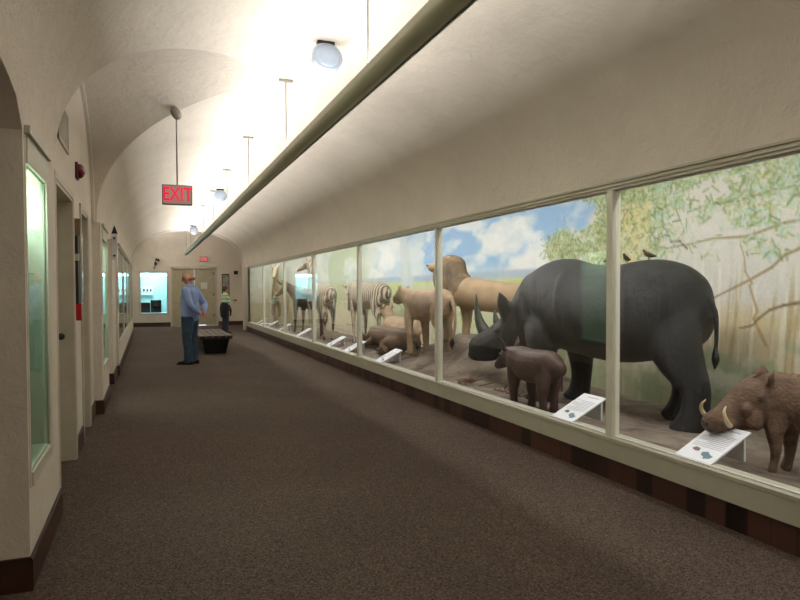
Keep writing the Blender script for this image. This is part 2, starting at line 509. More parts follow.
def wall_case(name, x, y0, y1, z0, z1, depth, lining, gl, label, power, color, shelf=None, frame_out=.07, group=None, topz=None):
    c = empty(name, (x, (y0 + y1) / 2, z0)); tag(c, label, 'display case', group)
    h = (y1 - y0) / 2; H = z1 - z0
    m = MB()
    m.box(-depth - .02, -depth, -h - .02, h + .02, -.02, H + .14).box(-depth, -.1, -h - .02, -h, -.02, H + .14).box(-depth, -.1, h, h + .02, -.02, H + .14)
    m.box(-depth, -.1, -h, h, -.02, 0).box(-depth, -.1, -h, h, H + .12, H + .14)
    m.box(-.1, -.004, h - .01, h, 0, H).box(-.1, -.004, -h, -h + .004, 0, H).box(-.1, -.004, -h, h, 0, .008)
    m.build('lining', lining, c)
    f = MB()
    o = frame_out; tz = (topz or (z1 + o)) - z0
    f.box(-.02, .004, -h - o * .5, -h, -o, tz).box(-.02, .012, h, h + o, -o, tz).box(-.02, .012, -h, h, -o, 0).box(-.02, .012, -h, h, H, tz)
    f.build('frame', M['paint'], c, bevel=.003)
    MB().box(-.0, .03, -h - o * .5, h + o, tz - .012, tz + .03).build('cornice', M['frame'], c, bevel=.004)
    MB().box(-.012, -.006, -h + .004, h - .01, .008, H).build('pane', gl, c)
    if shelf:
        MB().box(-depth + .01, -.12, -h, h, shelf - z0, shelf - z0 + .012).build('shelf', whiteshelf, c)
        MB().box(-.16, -.145, -h + .02, h - .02, shelf - z0 - .016, shelf - z0 - .002).build('shelf_lamp', emis('shelf_tube', (235, 255, 245), 4), c)
    area('case_lamp', (x - depth * .5, (y0 + y1) / 2, z1 + .1), depth * .6, (y1 - y0) * .8, power, color, (0, 0, -1))
    return c


wall_case('display_case', XL, *CASE1, .55, casein, M['gglass'], 'tall green tinted wall display case nearest the camera, at the left edge', 14, (.92, 1, .92), 1.78, topz=2.23)
wall_case('display_case', X2, *CASE2, .55, casein, M['gglass'], 'narrow green tinted wall display case on the second pier, past the doors', 10, (.92, 1, .90), None, topz=2.23)
nm = ['nearest', 'second', 'third', 'farthest']
for k, wv in enumerate(LW):
    wall_case('display_case', XL + .07, *wv, .6, dim, M['glass'], 'long glazed wall case on the far left wall, %s of the row of four' % nm[k], 6, (.9, 1, .95), None, frame_out=.05)
# end wall case
c = empty('display_case', ((EC[0] + EC[1]) / 2, VY, EC[2])); tag(c, 'bright cyan lit display case in the far end wall, left of the double doors', 'display case')
h = (EC[1] - EC[0]) / 2; H = EC[3] - EC[2]; D = 1.0
MB().box(-h - .1, h + .1, D, D + .02, -.02, H + .2).box(-h - .12, -h - .1, .15, D, -.02, H + .2).box(h + .1, h + .12, .15, D, -.02, H + .2)\
    .box(-h - .1, h + .1, .15, D, -.02, 0).box(-h - .1, h + .1, .15, D, H + .18, H + .2).build('lining', caseend, c)
MB().box(-h - .08, -h, -.015, .02, -.08, H + .08).box(h, h + .08, -.015, .02, -.08, H + .08).box(-h, h, -.015, .02, -.08, 0).box(-h, h, -.015, .02, H, H + .08).build('frame', M['paint'], c)
MB().box(-h, h, .03, .036, 0, H).build('pane', M['glass'], c)
MB().box(-h, h, .5, .56, H - .13, H - .03).build('lamp_tube', emis('case_tube', (215, 250, 255), 5), c)
area('case_lamp', ((EC[0] + EC[1]) / 2, VY + .45, EC[3] - .02), .8, .3, 26, (.66, .95, 1), (0, .3, -1))
for i, (xx, lab) in enumerate(((-.12, 'low black cabinet at the left inside the cyan display case'), (.30, 'taller black cabinet at the centre inside the cyan display case'))):
    m = MB().box(xx - .2, xx + .2, VY + .45, VY + .8, .55, .95 + .1 * i)
    e = tag(m.build('cabinet', M['dark'], bevel=.008), lab, 'cabinet')
    MB().box(-.17, .17, -.19, -.176, .04, .36 + .1 * i).build('door', mat('black_panel', (34, 32, 33), .3), e)
e = empty('picture_board', (-.02, VY + .9, 1.25)); tag(e, 'white board with three small dark portraits inside the cyan display case', 'display board')
MB().box(-.22, .22, 0, .03, 0, .34).build('board', M['white'], e)
for k in range(3):
    MB().ball((-.13 + .13 * k, -.01, .2), (.035, .012, .06)).build('portrait', mat('portrait_dark', (70, 70, 80), .6), e, smooth=True)

# ------------------------------------------------------------ hanging trough light
TY0, TY1 = -2.9, 25.2
tr = empty('trough_light', (TX, TY0, TZ)); tag(tr, 'very long cream metal trough light hanging under the vault from thin rods', 'ceiling light')
arc = [(-.062 * math.cos(a), -.062 * math.sin(a)) for a in [R(10 * k) for k in range(0, 19)]]
out = [(-.062, .04)] + arc + [(.062, .04)]
inn = [(.057, .04)] + [(.057 * math.cos(R(10 * k)), -.057 * math.sin(R(10 * k))) for k in range(0, 19)] + [(-.057, .04)]
LY = TY1 - TY0
m = MB()
strip(m, [[(p[0], 0, p[1]), (p[0], LY, p[1])] for p in out + inn + [out[0]]])
for yy in (0, LY):
    m.add([(p[0], yy, p[1]) for p in out], [tuple(range(len(out)))])
m.build('shell', M['trough'], tr, smooth=True)
m = MB()
sl = [(.063 * math.cos(R(a)), -.063 * math.sin(R(a))) for a in range(66, 48, -3)]
strip(m, [[(p[0] * 1.01, 0, p[1] * 1.01), (p[0] * 1.01, LY, p[1] * 1.01)] for p in sl])
strip(m, [[(p[0], 0, p[1]), (p[0], LY, p[1])] for p in sl])
m.build('dark_strip', M['dark'], tr)  # thin black strip laid along the underside of the shell
MB().box(.046, .054, 0, LY, -.052, -.042).build('lip', M['white'], tr)
for k in range(-1, 9):
    y = 3.95 + 2.61 * k - TY0
    if y > LY - .2:
        break
    MB().tube([(0, y, -.05), (0, y, .78)], [.007, .007], sub=1, n=8).build('rod', M['steel'], tr, smooth=True)
    MB().box(-.07, .07, y - .02, y + .02, .79 - .03, .81 - .03).box(-.018, .018, y - .018, y + .018, .78, .80).build('ceiling_bracket', M['steel'], tr)

# round frosted ceiling spotlights
for Zc, lab in ((5.6, 'nearest'), (13.7, 'middle'), (21.5, 'farthest')):
    Y = (Zc - 1.44 * .3615) / .9324
    e = empty('ceiling_fixture', (1.44, Y, 3.55)); tag(e, 'round white ceiling fixture on a dark bracket, %s of the three along the vault' % lab, 'ceiling fixture', 'round ceiling fixtures')
    MB().box(-.075, .075, -.03, .03, -.025, .02).build('bracket', M['dark'], e, bevel=.006)
    mm = Matrix.Translation((0, -.02, -.135)) @ Matrix.Rotation(R(-18), 4, 'X')
    MB().tube([(0, -.05, 0), (0, .06, 0)], [.135, .12], n=32, sub=1, ref=(0, 0, 1), cap=False).xf(mm).build('drum', mat('drum_white', (176, 188, 204), .4), e, bevel=.012)
    MB().ball((0, -.052, 0), (.112, .02, .112), 28, 8).xf(mm).build('lens', mat('frosted_lens', (168, 184, 206), .25), e, smooth=True)

# exit signs
red = emis('exit_red', (225, 24, 62), .7)


def text_mesh(body, size, m, parent, loc, rot, name, extrude=.002, bold=.0):
    cu = bpy.data.curves.new(name, 'FONT'); cu.body = body; cu.size = size; cu.extrude = extrude; cu.align_x = 'CENTER'; cu.align_y = 'CENTER'; cu.offset = bold
    o = bpy.data.objects.new(name, cu); COL.objects.link(o)
    me = bpy.data.meshes.new_from_object(o.evaluated_get(bpy.context.evaluated_depsgraph_get()))
    bpy.data.objects.remove(o); me.name = name; me.materials.clear(); me.materials.append(m)
    q = bpy.data.objects.new(name, me); COL.objects.link(q); q.parent = parent; q.location = loc; q.rotation_euler = rot
    return q


def exit_sign(loc, wd, ht, label, rod):
    e = empty('exit_sign', loc); tag(e, label, 'exit sign')
    MB().box(-wd / 2, wd / 2, -.03, .03, 0, ht).build('housing', mat('sign_housing', (150, 146, 134), .5), e, bevel=.006)
    MB().box(-wd / 2 + .012, wd / 2 - .012, -.034, -.029, .012, ht - .012).build('face', emis('sign_face', (196, 176, 166), .12), e)
    q = text_mesh('EXIT', ht * .86, red, e, (0, -.036, ht / 2), (R(90), 0, 0), 'lettering', bold=.003)
    q.scale = (.80, 1.12, 1)
    MB().prism([(-wd / 2 + .015, ht * .5), (-wd / 2 + .03, ht * .62), (-wd / 2 + .03, ht * .38)], 'y', -.037, -.033).build('arrow', red, e)
    if rod:
        MB().tube([(0, 0, ht), (0, 0, rod)], [.008, .008], sub=1, n=8).build('rod', M['steel'], e, smooth=True)
        MB().tube([(0, 0, rod - .015), (0, 0, rod + .03)], [.05, .05], sub=1, n=16).xf(Matrix.Translation((0, 0, rod)) @ Matrix.Rotation(R(-28), 4, 'Y') @ Matrix.Translation((0, 0, -rod))).build('canopy', M['steel'], e)
    return e


exit_sign((.31, 7.45, 2.375), .31, .215, 'red lettered exit sign hanging on a rod from the vault', .98)
exit_sign((2.12, VY - .035, 2.60), .30, .2, 'small glowing exit sign on the far end wall above the double doors', None)

# ------------------------------------------------------------ things on the left wall
e = empty('air_vent', (XRec, 5.66, 2.57)); tag(e, 'louvred grey air vent high on the recessed left wall', 'vent')
MB().box(0, .012, -.33, .33, 0, .03).box(0, .012, -.33, .33, .29, .32).box(0, .012, -.33, -.30, 0, .32).box(0, .012, .30, .33, 0, .32).build('frame', M['reveal'], e)
m = MB()
for k in range(12):
    m.box(.001, .009, -.3, .3, .035 + .0215 * k, .046 + .0215 * k)
m.build('louvres', M['reveal'], e)
e = empty('fire_alarm', (XRec, 6.62, 2.47)); tag(e, 'dark red fire alarm with a domed lens above the first door', 'fire alarm')
MB().box(0, .025, -.07, .07, 0, .15).build('back_box', mat('alarm_maroon', (92, 18, 28), .4), e, bevel=.006)
MB().ball((.025, 0, .075), (.055, .06, .068)).build('dome', mat('alarm_red', (110, 18, 34), .25), e, smooth=True)
# hanging strip with red end, beside a framed notice, between the doors
e = empty('wall_device', (XRec, 6.40, 1.22)); tag(e, 'tall black wall strip with brown top and red tag below, between left doors', 'wall device')
MB().box(0, .05, -.035, .035, .72, .87).build('top_box', mat('brown_box', (128, 104, 80), .6), e, bevel=.004)
MB().box(0, .03, -.022, .022, .10, .72).build('strip', M['dark'], e, bevel=.004)
MB().box(.0, .036, -.027, .027, .50, .56).build('band', M['reveal'], e)
MB().prism([(-.025, .12), (.025, .12), (.035, 0), (0, -.03), (-.02, .0)], 'x', .005, .05).build('red_tag', mat('red_tag', (190, 24, 34), .4), e)
e = empty('wall_notice', (XRec, 6.72, 1.32)); tag(e, 'narrow grey framed notice beside the black wall strip', 'notice')
MB().box(0, .03, -.11, .11, 0, .68).build('frame', M['steel'], e, bevel=.004)
MB().box(.028, .034, -.09, .09, .03, .65).build('sheet', mat('notice_sheet', (150, 162, 165), .2), e)
# upright bracket with pointed finial on the pier
e = empty('wall_bracket', (XL, 10.9, 1.95)); tag(e, 'white wall bracket plate with pointed dark finial and two dark knobs, on the left wall', 'wall bracket')
e.location = (XL + .035, 11.0, 1.93)
MB().box(.0, .075, -.02, .0, 0, .40).build('plate', M['white'], e, bevel=.003)
MB().prism([(-.0, .40), (.09, .40), (.045, .53)], 'y', -.022, .0).build('finial', M['dark'], e)
for zz in (.06, .33):
    MB().ball((.04, -.03, zz), .018).build('knob', M['dark'], e, smooth=True)

# end-wall things
e = empty('framed_picture', (2.97, VY, 1.1)); tag(e, 'tall narrow dark framed picture right of the double doors', 'picture')
MB().box(-.15, .15, -.03, 0, 0, 1.0).build('frame', M['dark'], e, bevel=.004)
MB().box(-.12, .12, -.034, -.028, .04, .96).build('print', mat('print_grey', (176, 178, 164), .4, (120, 124, 116), 9), e)
e = empty('wall_box', (3.38, VY, 2.08)); tag(e, 'small square dark box on the end wall at the right of the arch', 'wall box')
MB().box(-.08, .08, -.06, 0, 0, .15).build('case', mat('box_brown', (52, 38, 32), .5), e, bevel=.005)
MB().box(-.05, .05, -.065, -.058, .03, .12).build('cover', M['dark'], e)
e = empty('wall_lamp', (.30, VY, 2.42)); tag(e, 'small dark wall lamp on the end wall above the cyan case', 'wall lamp')
MB().box(-.05, .05, -.04, 0, .0, .12).build('back_plate', M['dark'], e)
MB().tube([(0, -.04, .07), (-.02, -.12, .12), (.02, -.14, .24)], [.014, .014, .02], ref=(1, 0, 0)).build('arm', M['dark'], e, smooth=True)
MB().tube([(.02, -.14, .24), (.1, -.15, .2)], [.035, .05], sub=1).build('shade', mat('shade_grey', (60, 56, 66), .4), e)
MB().tube([(.0, -.05, .02), (-.06, -.1, -.12)], [.02, .035], sub=1, ref=(1, 0, 0)).build('cup', mat('cup_grey', (150, 140, 140), .4), e)

# small specimens in the first case
e = empty('white_bird', (XL - .3, 4.12, .96)); tag(e, 'small pale blue white mounted bird in the nearest green case', 'bird specimen')
m = MB().tube([(0, -.12, .24), (0, -.02, .27), (0, .08, .36), (0, .1, .46), (0, .09, .5)], [.03, .07, .06, .035, .03], ref=(1, 0, 0))
m.tube([(.02, 0, .23), (.02, .0, .0)], [.008, .006], sub=1).tube([(-.02, 0, .23), (-.02, .0, .0)], [.008, .006], sub=1)
m.build('body', mat('bird_white', (205, 220, 228), .6), e, smooth=True, remesh=.007, smooth_it=2)
MB().tube([(0, .1, .5), (0, .17, .49)], [.012, .003], sub=1, ref=(1, 0, 0)).build('beak', M['dark'], e)
MB().box(-.1, .1, -.14, .14, -.40, 0).build('block', casein, e, bevel=.005)

# ------------------------------------------------------------ bench
e = empty('bench', (1.42, 15.1, 0)); tag(e, 'dark wooden slatted bench on a tapered black base in mid corridor', 'bench')
wood = mat('bench_wood', (74, 50, 42), .3, (46, 32, 28), 3, stretch=(14, 1, 14))
for k in range(5):
    x = -.355 + .146 * k
    MB().box(x, x + .128, 0, 2.7, .375, .42).build('slat', wood, e, bevel=.005)
MB().box(-.35, .35, .03, .07, .34, .376).build('rail', wood, e); MB().box(-.35, .35, 2.6, 2.64, .34, .376).build('rail', wood, e)
MB().add([(-.23, .2, 0), (.23, .2, 0), (.23, 2.5, 0), (-.23, 2.5, 0), (-.30, .1, .35), (.30, .1, .35), (.30, 2.6, .35), (-.30, 2.6, .35)],
         [(3, 2, 1, 0), (4, 5, 6, 7), (0, 1, 5, 4), (1, 2, 6, 5), (2, 3, 7, 6), (3, 0, 4, 7)]).build('base', M['dark'], e)


# ------------------------------------------------------------ diorama shell: painted backdrop, ground, soffit
rng = np.random.default_rng(11)


def path(u):
    if u <= 22.4:
        return (5.6, u)
    a = (u - 22.4) / 1.2
    if a <= math.pi / 2:
        return (4.4 + 1.2 * math.cos(a), 22.4 + 1.2 * math.sin(a))
    return (4.4 - (u - 22.4 - 1.2 * math.pi / 2), 23.6)


U = list(np.arange(-2.6, 1.6, .05)) + list(np.arange(1.6, 9, .0155))
while U[-1] < 22.4 + 1.885 + 1.1:
    U.append(U[-1] + .02 + (U[-1] - 9) * .0035)
U = np.array(U); Z = np.arange(0.0, 3.06, .0155)
NU, NZ = len(U), len(Z)


def vnoise(u, z, seed):
    r = np.random.default_rng(seed); T = r.random((257, 257))
    ui, zi = np.floor(u).astype(int), np.floor(z).astype(int); fu, fz = u - ui, z - zi
    fu = fu * fu * (3 - 2 * fu); fz = fz * fz * (3 - 2 * fz)
    g = lambda a, b: T[a % 256, b % 256]
    return (g(ui, zi) * (1 - fu) + g(ui + 1, zi) * fu) * (1 - fz) + (g(ui, zi + 1) * (1 - fu) + g(ui + 1, zi + 1) * fu) * fz


def fbm(u, z, seed, o=4):
    s = 0; a = .5; t = 0
    for k in range(o):
        s = s + a * vnoise(u * 2**k, z * 2**k, seed + k); t += a; a *= .55
    return s / t


UU, ZZ = np.meshgrid(U, Z, indexing='ij')
P = np.zeros((NU, NZ, 3))


def C(c):
    return np.array(c, float)


def sst(a, b, x):
    t = np.clip((x - a) / (b - a), 0, 1); return t * t * (3 - 2 * t)


def lay(c, m):
    global P
    P = P * (1 - m[..., None]) + C(c) * m[..., None]


P[:] = C((216, 226, 230))
lay((214, 211, 202), 1 - sst(6.6, 8.4, UU))                              # milky grey behind the near tree
blue = sst(.47, .62, fbm(UU * .75 + .4 * ZZ, ZZ * 1.7, 3)) * sst(6.3, 7.4, UU) * (1 - sst(12.5, 16, UU)) * sst(1.6, 2.0, ZZ)
lay((132, 178, 226), blue * .75)
lay((176, 204, 226), sst(.45, .7, fbm(UU * .9, ZZ * 2.6, 41)) * sst(11, 13, UU) * .5)
lay((242, 242, 240), sst(.46, .66, fbm(UU * 1.1 + 5, ZZ * 2.2, 23)) * sst(7, 8, UU) * .85)
# far hills and plain
hz = 1.62 + .05 * (fbm(UU * .5, UU * 0, 7) - .5)
lay((168, 186, 206), (1 - sst(hz + .10, hz + .17 + .0 * UU, ZZ)) * sst(7.2, 8.2, UU) * .8)
lay((208, 214, 164), (1 - sst(hz - .02, hz + .03, ZZ)) * sst(6.6, 7.8, UU))
lay((190, 208, 120), sst(.45, .65, fbm(UU * 1.0, ZZ * 6, 9)) * (1 - sst(hz - .05, hz, ZZ)) * sst(6.6, 7.8, UU) * .55)
lay((206, 198, 150), sst(.5, .7, fbm(UU * 2.0, ZZ * 9, 19)) * (1 - sst(1.35, 1.5, ZZ)) * .6)
lay((150, 160, 112), (1 - sst(.5, .9, ZZ + .2 * fbm(UU * 2, ZZ * 2, 33))) * .55)
lay((204, 206, 186), (1 - sst(1.32, 1.5, ZZ)) * sst(6.8, 8, UU) * .5)
lay((236, 236, 222), sst(.54, .68, fbm(UU * 12 + ZZ * 2, ZZ * 2.2, 111, 3)) * (1 - sst(1.0, 1.4, ZZ)) * sst(6.8, 8, UU) * .5)
# pale left part of the scene, the brighter far end put into its colours
far = sst(15.5, 18.5, UU)
lay((214, 222, 206), far * .6)
lay((176, 192, 150), far * sst(.5, .66, fbm(UU * .7, ZZ * 1.1, 52)) * .65)
lay((206, 190, 160), far * (1 - sst(1.2, 1.9, ZZ + .3 * fbm(UU, ZZ, 60))) * .7)
lay((238, 240, 240), far * sst(.56, .7, fbm(UU * .8, ZZ * 1.6, 91)) * .6)
# tall dry grass and pale trunks behind the warthog and rhino
near = 1 - sst(6.3, 7.2, UU)
str_ = fbm(UU * 14 + ZZ * 1.5, ZZ * .9, 71, 3)
lay((204, 188, 148), near * (1 - sst(1.25, 1.6, ZZ + .35 * fbm(UU * 2, ZZ, 77))) * .85)
lay((168, 150, 110), near * sst(.55, .68, str_) * (1 - sst(1.3, 1.75, ZZ)) * .6)
lay((236, 232, 214), near * sst(.55, .7, fbm(UU * 17 + 40 + ZZ, ZZ * 1.1, 81, 3)) * (1 - sst(1.5, 1.9, ZZ)) * .6)
lay((160, 176, 140), near * sst(.48, .6, fbm(UU * 1.3, ZZ * 2.2, 95)) * (1 - sst(.8, 1.15, ZZ)) * .7)
lay((226, 222, 205), near * sst(.55, .66, fbm(UU * 1.6 + 9, ZZ * 2.0, 99)) * (1 - sst(.9, 1.3, ZZ)) * .7)
lay((124, 140, 112), near * (1 - sst(.15, .6, ZZ)) * .5)


def stroke(pts, wd, c, al=1.0):
    """painted line through (u,z) points with width tapering wd0->wd1"""
    for (a, b), (w0, w1) in zip(zip(pts, pts[1:]), [(wd[0] + (wd[1] - wd[0]) * i / (len(pts) - 1), wd[0] + (wd[1] - wd[0]) * (i + 1) / (len(pts) - 1)) for i in range(len(pts) - 1)]):
        pad = max(w0, w1) * 2 + .03
        i0, i1 = np.searchsorted(U, [min(a[0], b[0]) - pad, max(a[0], b[0]) + pad]); j0, j1 = np.searchsorted(Z, [min(a[1], b[1]) - pad, max(a[1], b[1]) + pad])
        if i1 <= i0 or j1 <= j0:
            continue
        u, z = UU[i0:i1, j0:j1], ZZ[i0:i1, j0:j1]
        d = np.array([b[0] - a[0], b[1] - a[1]]); L = (d**2).sum() + 1e-9
        t_ = np.clip(((u - a[0]) * d[0] + (z - a[1]) * d[1]) / L, 0, 1)
        ds = np.hypot(u - a[0] - t_ * d[0], z - a[1] - t_ * d[1]); w_ = w0 + (w1 - w0) * t_
        m_ = (np.clip(1.4 - ds / w_, 0, 1) * al)[..., None]
        P[i0:i1, j0:j1] = P[i0:i1, j0:j1] * (1 - m_) + C(c) * m_


def wob(a, b, n, am):
    return [(a[0] + (b[0] - a[0]) * i / n + rng.normal() * am * (0 < i < n), a[1] + (b[1] - a[1]) * i / n + rng.normal() * am * (0 < i < n)) for i in range(n + 1)]


for a, b, w0, w1, cc in (((3.2, 2.2), (6.4, 1.86), .02, .008, (150, 138, 104)), ((4.0, 2.0), (5.6, 1.15), .018, .008, (146, 120, 80)), ((3.0, 2.55), (5.6, 2.3), .018, .01, (140, 130, 96)),
                         ((6.3, 1.2), (6.5, 2.7), .035, .02, (196, 180, 140)), ((5.6, 1.9), (6.2, 2.15), .014, .008, (110, 96, 84)), ((5.2, 1.2), (6.0, 1.75), .012, .006, (190, 160, 130)),
                         ((4.6, .9), (4.9, 1.9), .02, .008, (176, 150, 110)), ((3.9, 1.5), (4.9, 1.05), .02, .01, (120, 96, 66)), ((13.9, 1.2), (14.2, 2.6), .35, .2, (206, 216, 216)),
                         ((5.9, 1.3), (6.25, 1.95), .014, .006, (150, 132, 104))):
    stroke(wob(a, b, 8, .03), (w0, w1), cc, .85)
leafc = [(120, 138, 78), (146, 156, 92), (104, 124, 74), (136, 150, 96), (152, 166, 108), (176, 186, 124), (196, 198, 144), (132, 152, 104), (168, 198, 170), (212, 208, 160), (194, 206, 170), (222, 222, 206), (214, 212, 200)]
for _ in range(16000):
    cl = rng.random()
    if cl < .55:
        u = rng.random() ** .8 * 7.2 - .0; z = 1.75 + abs(rng.random() ** .8) * 1.2
        if fbm(np.array([u * 1.3]), np.array([z * 2.0]), 130)[0] < .44 + .04 * (u < 6.0) * (z < 2.2) - .05 * (z > 2.3):
            continue
    elif cl < .8:
        u = rng.normal(6.9, .62); z = 1.7 + rng.random() * 1.2
        if u > 7.5 + .5 * math.sin(z * 7) or z < 1.95 + .2 * abs(u - 6.6) - .3:
            continue
    elif cl < .87:
        u = rng.normal(7.95, .18); z = rng.normal(2.05, .11)
    else:
        u = 10.5 + rng.random() * 13; z = .9 + rng.random() * .7
        if u < 16 and z > 1.35:
            continue
    c_ = leafc[rng.integers(len(leafc))]
    if 6.2 < u < 6.7 and z < 2.5 and rng.random() < .4:
        c_ = (224, 208, 150)
    if u < 6.1 and rng.random() < .18:
        c_ = (166, 202, 184)
    an = rng.random() * 3.14; L = rng.uniform(.02, .06) * (1.0 if u < 9 else 2)
    stroke([(u - L * math.cos(an), z - L * math.sin(an)), (u + L * math.cos(an), z + L * math.sin(an))], (rng.uniform(.006, .016),) * 2, c_, rng.uniform(.35, .75))
P *= (1 + .05 * (fbm(UU * 12, ZZ * 12, 150) - .5))[..., None]
xy = [path(u) for u in U]
mv = [(xy[i][0], xy[i][1], Z[j]) for i in range(NU) for j in range(NZ)]
mf = [(i * NZ + j, i * NZ + j + 1, (i + 1) * NZ + j + 1, (i + 1) * NZ + j) for i in range(NU - 1) for j in range(NZ - 1)]
me = bpy.data.meshes.new('wall_backdrop'); me.from_pydata(mv, [], mf); me.update()
ca = me.color_attributes.new('paint', 'FLOAT_COLOR', 'POINT')
q = np.clip(P.reshape(-1, 3) / 255, 0, 1); q = np.where(q <= .04045, q / 12.92, ((q + .055) / 1.055) ** 2.4)
ca.data.foreach_set('color', np.concatenate([q, np.ones((len(q), 1))], 1).astype(np.float32).ravel())
t = NT('backdrop_painting'); at = t.n('ShaderNodeAttribute', attribute_name='paint')
v = t.coords(); nf = t.noise(v, 30, 5, .7); rr = t.ramp(nf, [(.3, (236, 236, 236)), (.7, (255, 255, 255))])
mx = t.n('ShaderNodeMix', data_type='RGBA', blend_type='MULTIPLY'); mx.inputs[0].default_value = 1
t.l(at.outputs['Color'], mx.inputs[6]); t.l(rr, mx.inputs[7]); t.l(mx.outputs[2], t.b.inputs['Base Color']); t.b.inputs['Roughness'].default_value = .9
me.materials.append(t.m)
bo = bpy.data.objects.new('wall_backdrop', me); COL.objects.link(bo); st(bo)
me.polygons.foreach_set('use_smooth', [True] * len(me.polygons))

hs = random.Random(3)
HT = np.random.default_rng(77)


def gh(x, y):
    n = float(fbm(np.array([x * 2.2 + 7]), np.array([y * 2.2 + 9]), 170, 3)[0]) - .5
    b = .27 - .075 * (x - 3.3)
    b += .56 * math.exp(-(((x - 4.75) / .8) ** 2 + ((y - 8.75) / 1.3) ** 2) ** 1.3)
    b += .22 * math.exp(-(((x - 4.2) / .7) ** 2 + ((y - 11.3) / 2.0) ** 2))
    return b + n * .07 * min(1, (x - 3.27) / .3)


GX = np.arange(3.29, 5.66, .055); GY = np.concatenate([np.arange(-3, 2, .3), np.arange(2, 13, .055), np.arange(13, 23.8, .12)])
gm = MB(); strip(gm, [[(x, y, gh(x, y)) for y in GY] for x in GX])
t = NT('diorama_dirt'); v = t.coords()
c1 = t.ramp(t.noise(v, 2.6, 7, .65, .3), [(.32, (96, 84, 76)), (.48, (146, 130, 118)), (.66, (176, 162, 148))])
t.l(c1, t.b.inputs['Base Color']); t.b.inputs['Roughness'].default_value = .95
t.bump(t.noise(v, 14, 9, .8), 1.0, .06); M['dirt'] = t.m
g = gm.build('ground_dirt', M['dirt'], origin=False, loc=(0, 0, 0), smooth=True); st(g)
st(MB().box(XR + .05, 5.75, Y0, 23.8, 3.02, 3.06).build('ceiling_diorama', M['white'], origin=False, loc=(0, 0, 0)))
# ------------------------------------------------------------ label placards behind the glass
placard = mat('placard_white', (236, 238, 246), .4, (230, 232, 240), 3)
ink = mat('placard_ink', (186, 188, 196), .6); teal = mat('map_teal', (110, 144, 160), .6); brn = mat('print_brown', (120, 104, 100), .6)
PL = [(3.11, 'below the warthog'), (4.55, 'beside the rhinoceros calf'), (9.35, 'in front of the dark lying carcass'), (11.15, 'first left of the post beside the zebra rump'),
      (12.4, 'in front of the nearer zebra'), (15.3, 'in front of the wildebeest'), (17.65, 'second left of the wildebeest'), (19.5, 'in front of the pale antelope'), (21.5, 'farthest one, at the end of the glass')]
for y, lb in PL:
    e = empty('label_placard', (XR + .065, y, GB + .004)); tag(e, 'white sloping label placard behind the glass, ' + lb, 'label placard', 'label placards along the glass')
    ax = Matrix.Rotation(R(-27), 4, 'Y')
    MB().box(0, .39, 0, .30, -.012, 0).xf(ax).build('panel', placard, e, bevel=.002)
    MB().box(.33, .345, .02, .28, -.18, -.02).xf(Matrix.Translation((-.02, 0, .16))).build('prop', M['white'], e)
    if y < 13:
        m = MB()
        for k in range(9):
            m.box(.14 + k * .018, .145 + k * .018, .03, .27 - (.08 if k % 4 == 3 else 0), 0.0005, .0015)
        m.box(.345, .355, .05, .2, .0005, .0015)
        m.xf(ax).build('text_lines', ink, e)
        MB().prism([(.045, .05), (.07, .04), (.085, .08), (.105, .10), (.09, .14), (.06, .13), (.05, .10), (.03, .09)], 'z', .0005, .0015).xf(ax).build('range_map', teal, e)
        MB().prism([(.09, .17), (.12, .18), (.125, .22), (.10, .235), (.085, .2)], 'z', .0005, .0015).xf(ax).build('small_picture', brn, e)

# ------------------------------------------------------------ animals
Rx = lambda a: Matrix.Rotation(R(a), 4, 'X')
eye_m = mat('eye_dark', (14, 11, 10), .1)


def place(e, rear, front):
    """stand a thing whose local +x runs from its rear feet (origin) to its front feet"""
    e.location = (rear[0], rear[1], gh(*rear) if len(rear) < 3 else rear[2])
    dx, dy = front[0] - rear[0], front[1] - rear[1]
    zf = gh(front[0], front[1]); L = math.hypot(dx, dy)
    e.rotation_euler = (0, -math.atan2((zf - e.location.z), L) if len(rear) < 3 else 0, math.atan2(dy, dx))


def hide(name, c, c2, scale, stretch=(1, 1, 1), rough=.75, b=.5, bs=30, spec=.3):
    return mat(name, c, rough, c2, scale, b, bs, spec=spec, stretch=stretch)


